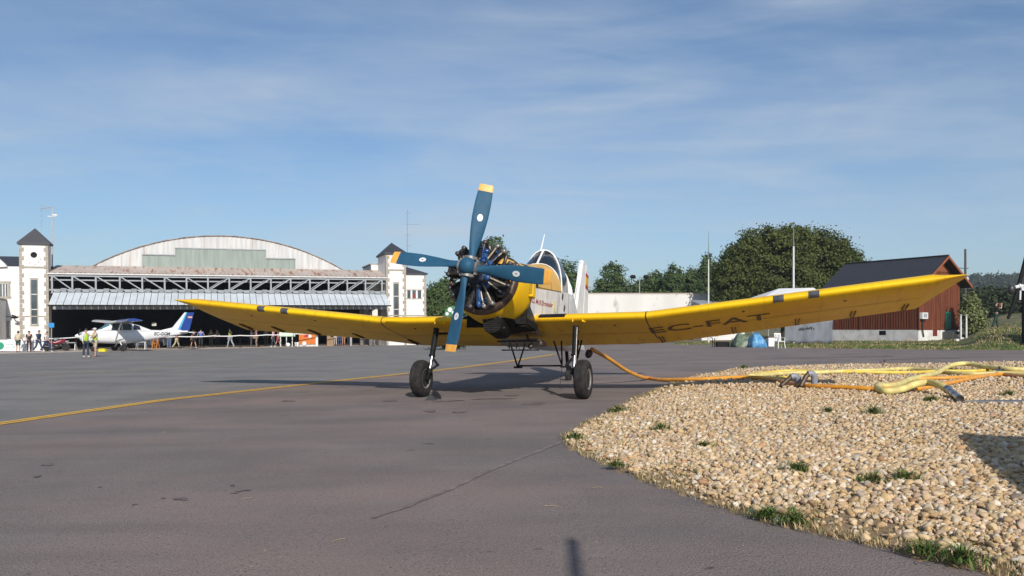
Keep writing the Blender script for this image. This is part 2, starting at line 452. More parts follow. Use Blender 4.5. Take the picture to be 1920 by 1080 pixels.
tag(o, 'pale beige pebbles of the gravel bed', 'gravel', kind='stuff')

# blades of grass
def blades(xs, ys, zs, h, w, rng, droop=0.5):
    n = len(xs); a = rng.uniform(0, 2 * pi, n); hh = h * rng.uniform(0.45, 1.25, n); ln = hh * rng.uniform(0.15, 1.0, n) * droop * 2
    ca, sa = np.cos(a), np.sin(a); ww = w * rng.uniform(.6, 1.3, n)
    P = np.stack([xs, ys, zs], -1); T = np.stack([-sa, ca, 0 * ca], -1) * ww[:, None]
    m1 = P + np.stack([ca * ln * .35, sa * ln * .35, hh * .65], -1); m2 = P + np.stack([ca * ln, sa * ln, hh * 0.95], -1)
    v = np.stack([P - T, P + T, m1 + T * .8, m1 - T * .8, m2 + T * .15, m2 - T * .15], 1)
    f = np.array([[0, 1, 2, 3], [3, 2, 4, 5]])[None] + (np.arange(n) * 6)[:, None, None]
    return v.reshape(-1, 3), f.reshape(-1, 4)
def grass_obj(name, xs, ys, zs, h, w, green, seed, mat, parent=None, droop=.5):
    rng = np.random.default_rng(seed)
    v, f = blades(np.asarray(xs), np.asarray(ys), np.asarray(zs), h, w, rng, droop)
    n = len(xs)
    gr = np.array([(.085, .16, .035), (.12, .19, .045), (.15, .20, .06)])[rng.integers(0, 3, n)]
    dr = np.array([(.52, .40, .21), (.42, .31, .16), (.60, .48, .28), (.33, .24, .12)])[rng.integers(0, 4, n)]
    isg = rng.random(n) < np.asarray(green)
    c = np.where(isg[:, None], gr, dr) * rng.uniform(.7, 1.2, (n, 1))
    col = np.ones((n, 2, 4)); col[:, :, :3] = c[:, None, :]
    return npmesh(name, v, f, mat, parent, attr=col.reshape(-1, 4), attr_name='tint')
m_blade = attr_mat('blade', 'tint', 0.8, 0.25)
rng = np.random.default_rng(12)
# dry fringe along the gravel edge
y = 3.4 + 30 * rng.random(700000) ** 1.6; x = rng.uniform(.2, 20, 700000)
k = x < .66 * y + .6; x, y = x[k], y[k]; d = gravel_dist(x, y)
cl = np.sin(x * 4.1 + y * 2.3) + np.sin(x * 1.9 - y * 3.7 + 2) + 0.8 * np.sin(x * 9 + y * 7)
k = (d > -0.03) & (rng.random(len(x)) < np.where(d < .6, 1.0 * np.clip(1.2 - d / .6, 0, 1) * np.clip(.80 + .4 * cl, 0.2, 1), np.clip((cl - 1.75) * .10, 0, 1) * (d < 5)))
x, y, d, cl = x[k], y[k], d[k], cl[k]
o = grass_obj('dry_grass', x, y, gbed(x, y, np.maximum(d, 0)) + np.where(d > .5, .03, 0), 0.045, 0.0032, np.clip(.10 + .30 * np.maximum(cl - .6, 0), 0, .85), 5, m_blade, droop=.9)
tag(o, 'dry straw and grass along the edge of the gravel', 'grass', kind='stuff')
# weeds in the gravel
m_weed = m_blade
WEEDS = [((1240, 806), .23, 'dark green weed in the left half of the gravel bed'),
         ((1495, 882), .20, 'small dark weed in the middle of the gravel'),
         ((1637, 903), .19, 'left one of the two low weeds side by side in the gravel'),
         ((1697, 899), .21, 'right one of the two low weeds side by side in the gravel'),
         ((1552, 774), .22, 'low weed patch behind the middle weeds, left of the bigger patch'),
         ((1640, 776), .30, 'biggest weed patch in front of the pale hose'),
         ((1748, 752), .24, 'weed patch just left of the metal hose end'),
         ((1157, 772), .26, 'weed at the upper left edge of the gravel beside the asphalt'),
         ((1078, 822), .20, 'bright green weed at the left point of the gravel bed'),
         ((1155, 882), .14, 'small bright green tuft on the lower gravel edge'),
         ((1440, 968), .16, 'left tuft of the pair on the lower gravel edge'),
         ((1490, 978), .20, 'right bushier tuft of the pair on the lower gravel edge'),
         ((1320, 838), .16, 'thin weed low in the gravel right of the dark green weed'),
         ((1735, 1043), .17, 'green tuft on the lower gravel edge near the corner of the view'),
         ((1805, 1056), .22, 'tall straggly weed nearest to the camera'),
         ((1890, 742), .26, 'weed patch at the right end of the hoses'),
         ((1395, 690), .30, 'low green patch at the far edge of the gravel')]
for i, (pxy, sz, lab) in enumerate(WEEDS):
    p = gp(*pxy, fn=H); rr = np.random.default_rng(40 + i); n = 170; sz *= .78
    a = rr.uniform(0, 2 * pi, n); r_ = sz * np.abs(rr.normal(0, .42, n))
    o = grass_obj('weed', r_ * np.cos(a) * 1.2, r_ * np.sin(a) * .8, np.zeros(n), sz * .62 * np.exp(-r_ / sz), .0055, .84, 60 + i, m_weed, droop=1.0)
    o.location = p; tag(o, lab, 'weed', 'weeds growing in the gravel')
# rough grass of the verge by the house
y = rng.uniform(38, 70, 90000); x = rng.uniform(8, 48, 90000)
fex = np.array([q[0] for q in fe]); fey = np.array([q[1] for q in fe]); od = np.argsort(fex)
edge = np.interp(x, fex[od], fey[od])
k = (y > edge + .05) & (x < .66 * y) & (x > .2 * y) & (rng.random(len(x)) < np.clip(1.5 - (y - edge) / 14, .12, 1)); x, y = x[k], y[k]
z = np.array([G(a, c) for a, c in zip(x, y)]) - .03
cl = np.sin(x * .9 + y * .4) + np.sin(x * .37 - y * .8 + 1)
o = grass_obj('verge_grass', x, y, z, .13, .018, np.clip(.62 + .2 * cl, .1, .95), 9, m_blade); tag(o, 'rough grass of the verge in front of the wooden house', 'grass', kind='stuff')
# straws and grit lying on the asphalt
sb = MB(); rs = random.Random(3)
for i in range(9):
    px, py = rs.uniform(200, 1300), rs.uniform(770, 1075); p = gp(px, py)
    if gravel_dist(p[0], p[1])[0] > -.1: continue
    a = rs.uniform(-.5, .5) + (0 if rs.random() < .6 else 1); l = rs.uniform(.015, .07)
    sb.tube([(p[0] - cos(a) * l, p[1] - sin(a) * l, p[2] + .006), (p[0], p[1] + .004, p[2] + .010), (p[0] + cos(a) * l, p[1] + sin(a) * l, p[2] + .006)], .0025, 5)
for i in range(60):
    px, py = rs.uniform(0, 1500), rs.uniform(700, 1078); p = gp(px, py)
    if gravel_dist(p[0], p[1])[0] > -.02: continue
    s_ = rs.uniform(.002, .005); sb.ell((p[0], p[1], p[2] + s_ * .6), (s_ * 1.3, s_, s_ * .8), 6, 4)
tag(sb.build('loose_straw', getm('straw', (.34, .27, .17), .9), smooth=0), 'loose straws and grit scattered on the asphalt', 'debris', kind='stuff')

# ================================================================== THE YELLOW AIRCRAFT
TH, AL = 0.3251, 0.2063
PX0, PY0 = -0.261, 17.088
plane = empty('agricultural_aircraft', (PX0, PY0, G(PX0, PY0)), 'yellow single-engine crop-dusting aircraft with blue four-blade propeller, parked nose-on', 'aircraft',
              (0.0149, -AL, math.atan2(-cos(TH), -sin(TH))))
yel = (0.83, 0.55, 0.006)
m_yel = M('yellow_paint_metal', yel, 0.42, c2=(0.76, 0.43, 0.004), scale=1.2, detail=7, spec=.35)
nt = m_yel.node_tree; mix_layer(nt, nt.nodes['Principled BSDF'], noise_mask(nt, 7, 0.66, 0.80, (1, 1, 1), 8), (0.36, 0.22, 0.03))
m_wing = M('yellow_wing_paint', yel, 0.42, c2=(0.76, 0.43, 0.004), scale=0.9, detail=8, spec=.35, stretch=(1, .35, 1))
nt = m_wing.node_tree; bw = nt.nodes['Principled BSDF']
tcw = N(nt, 'ShaderNodeTexCoord'); nw = N(nt, 'ShaderNodeTexNoise', Scale=3.2, Detail=2); nt.links.new(tcw.outputs['Object'], nw.inputs['Vector']); bpw = N(nt, 'ShaderNodeBump', Strength=.35, Distance=.02); nt.links.new(nw.outputs['Fac'], bpw.inputs['Height']); nt.links.new(bpw.outputs[0], bw.inputs['Normal'])
mix_layer(nt, bw, noise_mask(nt, 2.6, 0.56, 0.80, (.45, 2.4, 1), 9), (0.60, 0.33, 0.012))
mix_layer(nt, bw, noise_mask(nt, 8, 0.68, 0.80, (1, .5, 1), 9), (0.42, 0.23, 0.02))
# panel joints: thin darker lines across span and chord
tc = N(nt, 'ShaderNodeTexCoord'); sp = N(nt, 'ShaderNodeSeparateXYZ'); nt.links.new(tc.outputs['Object'], sp.inputs[0])
def line_mask(nt, sock, period, width, phase=0.0):
    a = N(nt, 'ShaderNodeMath', operation='ADD'); nt.links.new(sock, a.inputs[0]); a.inputs[1].default_value = phase + 100 * period
    m1 = N(nt, 'ShaderNodeMath', operation='MODULO'); nt.links.new(a.outputs[0], m1.inputs[0]); m1.inputs[1].default_value = period
    c = N(nt, 'ShaderNodeMath', operation='LESS_THAN'); nt.links.new(m1.outputs[0], c.inputs[0]); c.inputs[1].default_value = width
    h = N(nt, 'ShaderNodeMath', operation='MULTIPLY'); nt.links.new(c.outputs[0], h.inputs[0]); h.inputs[1].default_value = 0.28
    return h.outputs[0]
mix_layer(nt, bw, line_mask(nt, sp.outputs[1], 1.06, 0.012), (0.30, 0.17, 0.01))
mix_layer(nt, bw, line_mask(nt, sp.outputs[0], 0.62, 0.012, .1), (0.32, 0.18, 0.01))
m_blue = M('blue_blade_paint', (0.019, 0.076, 0.14), 0.55, c2=(0.022, 0.086, 0.152), scale=6, detail=8, lo=.4, hi=.6, spec=.18)
nt = m_blue.node_tree; mix_layer(nt, nt.nodes['Principled BSDF'], noise_mask(nt, 26, 0.70, 0.78, (1, 1, .25), 8), (0.10, 0.16, 0.22))
m_oran = M('orange_tip_paint', (0.78, 0.40, 0.06), 0.45, c2=(0.66, 0.32, 0.06), scale=12)
m_white = M('white_aircraft_paint', (0.77, 0.76, 0.75), 0.4, c2=(0.66, 0.64, 0.62), scale=2.5, detail=8, lo=.35, hi=.55, coat=.15)
nt = m_white.node_tree; mix_layer(nt, nt.nodes['Principled BSDF'], noise_mask(nt, 5, 0.62, 0.75, (1, 1, .3), 8), (0.36, 0.32, 0.28))
m_black = M('black_paint', (0.007, 0.007, 0.008), 0.6, spec=.12, c2=(0.014, 0.014, 0.014), scale=8)
m_grime = M('oily_black_metal', (0.028, 0.027, 0.028), 0.45, metal=.3, c2=(0.075, 0.068, 0.06), scale=14, detail=8, lo=.3, hi=.55)
m_fin = M('cylinder_fin_metal', (0.035, 0.034, 0.036), 0.5, metal=.4, c2=(0.095, 0.088, 0.082), scale=10, detail=8, lo=.35, hi=.6)
m_alum = M('dull_aluminium', (0.30, 0.285, 0.265), 0.5, metal=.5, c2=(0.17, 0.158, 0.145), scale=16, detail=7)
m_case = M('grimy_blue_casting', (.014, .04, .10), .4, c2=(.02, .024, .032), scale=9, detail=8)
m_soot = M('sooty_black', (.007, .007, .008), .7, spec=.08, c2=(.018, .016, .014), scale=12, detail=8)
m_cream = M('cream_tube_paint', (0.50, 0.44, 0.33), 0.4, c2=(0.34, 0.28, 0.2), scale=14, detail=7)
m_eblue = M('blue_engine_enamel', (0.018, 0.085, 0.27), 0.4, c2=(0.012, 0.04, 0.12), scale=10, detail=6, coat=.3)
m_exh = M('heat_browned_steel', (0.17, 0.115, 0.085), 0.5, metal=.6, c2=(0.075, 0.055, 0.045), scale=9, detail=8)
m_glass = M('dark_cockpit_glass', (0.012, 0.018, 0.028), 0.12, c2=(0.018, 0.027, 0.04), scale=1.5, spec=.28)
m_rubber = M('tyre_rubber', (0.016, 0.015, 0.015), 0.85, spec=.2, c2=(0.036, 0.033, 0.031), scale=9, detail=8, bump=.25, bscale=70)
m_chrome = M('polished_steel', (0.48, 0.48, 0.49), 0.28, metal=1, c2=(.32, .32, .33), scale=6)
m_rim = M('grey_rim_paint', (0.40, 0.39, 0.37), 0.45, metal=.4, c2=(0.2, 0.19, 0.18), scale=10, detail=8)
m_red = M('red_lettering', (0.42, 0.05, 0.04), 0.5, c2=(.36, .07, .06))
m_dkl = M('dark_lettering', (0.055, 0.03, 0.018), 0.55, c2=(0.09, 0.05, 0.02), scale=9)

m_deck = M('faded_orange_deck_paint', (.74, .44, .10), .45, c2=(.66, .38, .08), scale=2.5, detail=8)
XLE = -0.147
def zle(y):
    y = abs(y); return 1.722 + 0.008 * y if y < 3 else 1.746 + 0.1095 * (y - 3)
def zte(y, sd):
    a = abs(y); z0 = zle(a)
    return z0 - interp(a, (0, 3, 4.6, 8.3, 8.85), (.165, .135, .12, .03 if sd > 0 else .24, .0))
def chord(y):
    a = abs(y)
    return 2.29 if a <= 8.3 else lerp(2.29, 0.30, (a - 8.3) / 0.55)
def foil(y, sd, s):
    """s 0..1: trailing edge over the top, round the nose, back underneath"""
    c = chord(y); a = abs(y)
    u = abs(1 - 2 * s); xi = u * u * (0.35 + .65 * u) if u < 1 else 1.0
    t = 0.132 * (1 if a < 8.3 else lerp(1, .62, (a - 8.3) / .55))
    yt = 5 * t * (.2969 * math.sqrt(xi) - .126 * xi - .3516 * xi ** 2 + .2843 * xi ** 3 - .1030 * xi ** 4)
    m_, p_ = .03, .4
    yc = m_ / p_ ** 2 * (2 * p_ * xi - xi * xi) if xi < p_ else m_ / (1 - p_) ** 2 * (1 - 2 * p_ + 2 * p_ * xi - xi * xi)
    z = yc + (yt if s < .5 else -yt)
    zt = zte(y, sd); zz = zle(y) + (zt - zle(y)) * xi * (c / 2.29)
    return Vector((XLE - xi * c, sd * a, zz + z * c))
SV = [i / 44 for i in range(45)]
YS = [0, .75, 1.5, 2.25, 2.9, 3.0, 3.1, 4, 5, 6, 7, 7.8, 8.26, 8.3, 8.34, 8.5, 8.7, 8.85]
for sd in (1, -1):
    w = MB(); w.rings([[foil(y, sd, s) for s in SV] for y in YS])
    wing = w.build('wing', m_wing, plane, smooth=40)
    wing['label'] = 'nearer yellow wing carrying the dark registration letters' if sd > 0 else 'farther yellow wing reaching toward the hangar'
    def patch(y0, y1, s0, s1, off, name, mat, ny=3, ns=10):
        rows = []
        for i in range(ny + 1):
            y = lerp(y0, y1, i / ny); row = []
            for j in range(ns + 1):
                s = lerp(s0, s1, j / ns); p = foil(y, sd, s)
                d = foil(y, sd, min(1, s + .004)) - foil(y, sd, max(0, s - .004))
                nrm = Vector((d.z, 0, -d.x)).normalized()
                ctr = Vector((XLE - .35 * chord(y), p.y, zle(y)))
                if nrm.dot(p - ctr) < 0: nrm = -nrm
                row.append(p + nrm * off)
            rows.append(row)
        return MB().grid(rows).build(name, mat, wing, smooth=50)
    for ya in ((5.47, 6.12) if sd > 0 else (5.50, 6.16)):
        patch(ya, ya + .2, .385, .615, .005, 'landing_light', getm('smoked_light_cover', (0.03, 0.034, 0.04), .12, c2=(.10, .10, .11), scale=5))
    if sd > 0: patch(.72, 1.30, .30, .485, .006, 'walkway_strip', m_black)
    else: patch(.72, 1.0, .30, .49, .006, 'walkway_strip', m_black)
    patch(2.985, 3.01, .30, .95, .003, 'panel_joint', m_grime, 1, 24)
    # hinge brackets and fittings under the trailing edge
    for yy in ((3.05, 4.6, 5.9, 7.0, 8.0)):
        p = foil(yy, sd, .93); q = foil(yy, sd, .985); b_ = MB()
        b_.beam(p + Vector((0, 0, -.01)), q + Vector((-.01, 0, -.025)), .016, .03)
        b_.beam(p + Vector((0, .07, -.01)), q + Vector((.05, .07, -.018)), .014, .028)
        b_.box(q + Vector((.02, .035, -.02)), (.03, .08, .012)); b_.build('hinge_bracket', m_exh, wing)
    for yy, ss_ in ((2.3, .74), (4.9, .72), (6.8, .76)):
        p = foil(yy, sd, ss_); MB().lathe([(0, .03), (.012, .03), (.02, .018)], p + Vector((0, 0, .004)), (0, 0, -1), 12).build('drain_cap', m_exh, wing)
        patch(4.55, 8.2, .872, .8745, .003, 'aileron_gap', m_grime, 12, 1)
    patch(0.9, 4.45, .872, .8745, .003, 'flap_gap', m_grime, 12, 1)
    p = foil(1.57, sd, .60)
    for o_, q_ in ((.10, (-.22, .22, 0)), (-.10, (-.05, -.14, 0))): MB().beam(p + Vector((.02, o_, -.01)), p + Vector(q_), .02, .05).build('leg_bracket', m_yel, wing, smooth=0)
    if sd > 0:
        vs, fs = text_mesh('EC-FAT', .78, 0, .006); wmax = max(q[0] for q in vs)
        def low(x, y):
            xi = (XLE - x) / chord(y); lo_, hi_ = .5, 1.0
            for _ in range(22):
                mid = (lo_ + hi_) / 2
                if XLE - foil(y, sd, mid).x < xi * chord(y): lo_ = mid
                else: hi_ = mid
            return foil(y, sd, lo_).z
        t = MB(); out = []
        for (a, c, _) in vs:
            y = 2.90 + a * 2.50 / wmax; x = -1.33 + c; out.append((x, y, low(x, y) - .006))
        t.add(out, fs); t.build('registration_lettering', m_dkl, wing, smooth=0)

# fuselage ------------------------------------------------------------
XS = [.42, .2, -.5, -1.1, -1.7, -2.3, -2.9, -3.4, -4.0, -4.6, -5.2, -6.0, -6.8, -7.15]
fw = lambda x: interp(-x, (-.72, .5, 1.7, 2.3, 3.4, 4.6, 6, 7.15), (.63, .63, .63, .63, .60, .43, .20, .06))
fzl = lambda x: interp(-x, (-.72, .5, 1.7, 2.3, 3.4, 4.6, 6, 7.15), (2.27, 2.46, 2.72, 2.86, 3.06, 2.90, 2.78, 2.70))
fzb = lambda x: interp(-x, (-.72, .5, 1.7, 2.9, 4.4, 6, 7.15), (1.55, 1.58, 1.60, 1.62, 1.80, 2.08, 2.3))
fzt = lambda x: interp(-x, (-.72, -.2, .5, 1.1, 2.2, 3.4, 4.0, 4.8, 6, 7.15), (2.82, 2.90, 3.06, 3.21, 3.54, 3.70, 3.40, 3.06, 2.84, 2.74))
def side_sec(x):
    w, zl, zb = fw(x), fzl(x), fzb(x); r = min(.22, w * .6)
    pts = [(-w, zl), (-w, zb + r)] + [(-w + r - r * cos(a), zb + r - r * sin(a)) for a in (R(30), R(60))] + [(-w + r, zb)]
    pts += [(w - r, zb)] + [(w - r + r * sin(a), zb + r - r * cos(a)) for a in (R(30), R(60))] + [(w, zb + r), (w, zl)]
    return [Vector((x, a, c)) for a, c in pts]
fus = MB().rings([side_sec(x) for x in XS]).build('fuselage', m_white, plane, smooth=30)
def deck_sec(x, off=0.0, n=16, e=None):
    e = e or interp(-x, (-.7, 1.0, 2.2, 3.4), (2.4, 2.3, 2.0, 2.0))
    w, zl, zt = fw(x) + off, fzl(x), fzt(x) + off
    out = []
    for i in range(n + 1):
        a = pi * i / n; c, s_ = cos(a), sin(a)
        out.append(Vector((x, -w * math.copysign(abs(c) ** (2 / e), c), zl + (zt - zl) * abs(s_) ** (2 / e))))
    return out
MB().rings([deck_sec(x, .004) for x in (.72, .2, -.5, -1.1, -1.7, -2.22)]).build('top_deck', m_deck, plane, smooth=40)
MB().rings([deck_sec(x, .010) for x in (-.02, -.17, -.32)], False, False).build('anti_glare_band', m_black, plane, smooth=40)
for xa in (-.45, -1.35):
    MB().rings([deck_sec(x, .008) for x in (xa, xa - .02)], False, False).build('deck_seam', m_exh, plane, smooth=40)
MB().rings([deck_sec(x, .002) for x in (-3.4, -3.7, -4.0, -4.4, -4.8, -5.2, -6.0, -6.8, -7.15)]).build('turtledeck', m_white, plane, smooth=40)
# dark triangular gap in front of the side panel and lower cowl fairing
for sd in (1, -1):
    y = sd * (.632)
    if sd > 0: MB().prism([(.44, y, 1.44), (.44, y, 2.25), (.30, y, 2.22), (.26, y, 1.92), (-.75, y, 1.44)], (0, 0, 0), (0, sd * .012, 0)).build('side_cavity', m_grime, fus, smooth=0)
    # side panel seams
    sm = MB()
    for xa in (-1.95, -3.0): sm.beam((xa, sd * (fw(xa) + .001), 1.6), (xa, sd * (fw(xa) + .001), fzl(xa)), .012, .006)
    sm.beam((.4, sd * (fw(.4) + .001), fzl(.4) - .01), (-2.2, sd * (fw(-2.2) + .001), fzl(-2.2) - .01), .02, .01)
    sm.build('panel_seam', m_exh, fus, smooth=0)
vs, fs = text_mesh('PZL M18 Dromader', .2, .25, .002); wm = max(q[0] for q in vs); t = MB()
t.add([(.22 - a * 1.75 / wm, fw(.22 - a * 1.75 / wm) + .008, fzl(.22 - a * 1.75 / wm) - .34 - .05 * a / wm + c * .8) for a, c, _ in vs], fs)
t.build('name_lettering', m_red, fus, smooth=0)
em = MB(); xa = -1.62
em.box((xa, fw(xa) + .008, fzl(xa) - .34), (.16, .008, .20), (0, .2, 0)); em.box((xa - .09, fw(xa) + .008, fzl(xa) - .46), (.22, .008, .06)); em.build('side_emblem', getm('pale_yellow_emblem', (.75, .66, .35), .5), fus, smooth=0)
# rust streaked cockpit side and boarding details
cs = MB(); xa = -2.35
for i in range(5): cs.box((-2.35 - .22 * i, fw(-2.35 - .22 * i) + .004, 2.75 - .24 * i), (.10, .012, .16), (0, -.4, 0))
cs.build('boarding_step', m_exh, fus, smooth=0)

MB().prism([(0, -.66, 1.42), (0, .66, 1.42), (0, .655, 2.26), (0, -.655, 2.26)], (.43, 0, 0), (.46, 0, 0)).build('dark_end_plate', m_soot, fus, smooth=0)  # dark plate added over the white fuselage end for the shade behind the cowl
# cockpit ---------------------------------------------------------------
def can_sec(x, w, zs, zt, n=18, e=2.2):
    out = []
    for i in range(n + 1):
        a = pi * i / n; c, s_ = cos(a), sin(a)
        out.append(Vector((x, -w * math.copysign(abs(c) ** (2 / e), c), zs + (zt - zs) * abs(s_) ** (2 / e))))
    return out
SEC = [(-2.20, .60, 2.84, 3.545), (-2.68, .50, 2.92, 4.04), (-3.15, .50, 3.02, 4.07), (-3.62, .48, 3.04, 3.84)]
can = MB().rings([can_sec(*s) for s in SEC]).build('canopy_glass', m_glass, plane, smooth=40)
fr = MB()
for x, w, zs, zt in (SEC[1], SEC[3]): fr.tube(can_sec(x, w + .004, zs, zt + .004), .024, 6)
fr.tube(can_sec(-2.20, .605, 2.84, 3.555), .014, 6)
fr.tube([(-2.20, 0, 3.555), (-2.68, 0, 4.045)], .028, 6)
for sd in (1, -1): fr.tube([(-2.20, sd * .605, 2.86), (-2.68, sd * .505, 2.94), (-3.60, sd * .488, 3.05)], .028, 6)
fr.build('canopy_frame', m_white, plane)
rf = MB(); rf.rings([[p + Vector((0, 0, .012)) for p in can_sec(x, w, zs, zt)[6:13]] for x, w, zs, zt in SEC[1:]], False, False)
rf.build('canopy_roof', m_white, plane)
MB().tube([(-2.75, -.10, 4.02), (-2.98, -.08, 4.56)], [.022, .010], 6).build('whip_antenna', m_white, plane)
MB().tube([(-3.1, .1, 4.02), (-4.6, .05, 4.32), (-6.72, 0, 4.9)], .005, 4).build('wire_antenna', m_black, plane)

# tail --------------------------------------------------------------------
def slab(poly, th):
    m_ = MB(); cx = sum(p[0] for p in poly) / len(poly); cz = sum(p[1] for p in poly) / len(poly)
    r0 = [Vector((x, 0, z)) for x, z in poly]
    inn = [Vector((lerp(x, cx, .12), 0, lerp(z, cz, .04))) for x, z in poly]
    return m_.rings([[p + Vector((0, -.008, 0)) for p in r0], [p + Vector((0, -th, 0)) for p in inn], [p + Vector((0, th, 0)) for p in inn], [p + Vector((0, .008, 0)) for p in r0]]) if False else \
        m_.rings([[p + Vector((0, -th, 0)) for p in inn], [p + Vector((0, -.012, 0)) for p in r0], [p + Vector((0, .012, 0)) for p in r0], [p + Vector((0, th, 0)) for p in inn]])
fin = slab([(-5.75, 2.78), (-6.62, 4.95), (-6.98, 4.96), (-6.72, 2.76)], .065).build('tail_fin', m_white, plane, smooth=20)
rud = slab([(-6.75, 2.74), (-7.01, 4.95), (-7.36, 4.80), (-7.50, 2.70)], .05).build('rudder', m_white, plane, smooth=20)
fl = MB().box((-7.15, .056, 4.42), (.34, .006, .46)).build('flag_emblem', getm('flag_red', (.45, .03, .03), .5), rud, smooth=0)
MB().box((-7.15, .060, 4.42), (.345, .006, .24)).build('flag_yellow_stripe', getm('flag_yellow', (.72, .42, .03), .5), fl, smooth=0)
for sd in (1, -1):
    MB().rings([[(-5.85 - .1 * k, sd * y, z) for k, z in ((0, 2.86), (.9, 2.92), (6, 2.89), (11.5, 2.86), (6, 2.83), (.9, 2.81))] for y in (.08, 2.6, 2.8)]).build('tailplane', m_wing, plane, smooth=30)
tw = MB().tube([(-5.3, 0, 1.95), (-5.55, 0, 1.42)], .05, 8).build('tail_leg', m_black, plane)
MB().lathe([(-.06, .06), (-.06, .15), (-.03, .185), (.03, .185), (.06, .15), (.06, .06)], (-5.60, 0, 1.33), (0, 1, 0), 18).build('tail_wheel', m_rubber, tw)

# cowling & engine -----------------------------------------------------------
EX, EZ = 1.50, 2.235
ref = (0, 0, 1)
def arc_shell(prof, a0, a1, name, mat, n=44):
    m_ = MB(); rows = []
    for (x, r) in prof:
        rows.append([Vector((x, r * sin(lerp(a0, a1, k / n)), EZ - .02 + r * cos(lerp(a0, a1, k / n)))) for k in range(n + 1)])
    m_.grid(rows); return m_
A0, A1 = R(79), R(258)
cow = arc_shell([(1.33, .655), (1.36, .70), (1.30, .73), (1.0, .775), (.60, .79), (.42, .775), (.38, .72), (.38, .55)], A0, A1, 'cowl', m_yel)
cow = cow.build('cowling', m_yel, plane, smooth=50)
arc_shell([(1.30, .60), (1.40, .60), (1.45, .64), (1.45, .69), (1.40, .728), (1.30, .735)], R(70), R(264), 'lip', m_exh).build('exhaust_collector', m_exh, cow, smooth=60)
MB().lathe([(.70, .0), (.70, .70), (.64, .70)], (0, 0, EZ - .03), (1, 0, 0), 36).build('firewall', m_grime, plane, smooth=30)
# louvre box on the side of the cowl
lv = MB(); lv.box((.62, .80, 2.16), (.22, .10, .36)); lb = lv.build('air_outlet_box', m_yel, cow)
mod = lb.modifiers.new('bevel', 'BEVEL'); mod.width = .03; mod.segments = 3
lv = MB()
for k in range(4): lv.box((.733, .765 + .022 * k, 2.16), (.012, .008, .26))
lv.build('outlet_slot', m_grime, lb, smooth=0)
# chin and lower nose: yellow keel with dark scoop
ch = MB()
ch.rings([[Vector((x, w * math.copysign(abs(cos(a)) ** .8, cos(a)), zc + h * sin(a))) for a in [2 * pi * k / 20 for k in range(20)]] for x, w, h, zc in ((1.0, .12, .08, 1.50), (.92, .24, .15, 1.50), (.6, .34, .17, 1.50), (.2, .38, .17, 1.51), (-.1, .38, .15, 1.52))])
chf = ch.build('chin_fairing', m_soot, plane, smooth=40); chf.location.y = .10
sc_ = MB().lathe([(0, .06), (.0, .19), (.03, .205), (.08, .20), (.5, .22), (.8, .15)], (1.08, .14, 1.36), (-1, 0, .0), 22).build('oil_cooler', m_soot, plane, smooth=40)
g_ = MB()
for k in range(7): g_.box((1.088, .14, 1.36 - .13 + .043 * k), (.01, .33, .008))
g_.build('cooler_grille', m_grime, sc_, smooth=0)
arc_shell([(1.31, .722), (1.05, .72), (.75, .66), (.45, .54), (.15, .40)], R(168), R(256), 'low', m_yel).build('lower_cowl', m_yel, cow, smooth=50)
for k in range(5): MB().tube(catmull([(.95, -.15 + .1 * k, 1.62), (1.05 + .03 * (k % 2), -.08 + .09 * k, 1.48), (.90, .0 + .08 * k, 1.22 + .02 * k)], 5), .018 + .006 * (k % 3), 7).build('engine_pipe', (m_grime, m_alum, m_black)[k % 3], plane)
ch2 = MB(); ch2.prism([(-.2, -.05, 1.40), (-.1, .72, 1.44), (.50, .66, 1.47), (.60, -.05, 1.42)], (0, 0, 0), (0, 0, .14)); ch2.build('belly_fairing', m_soot, plane, smooth=0)
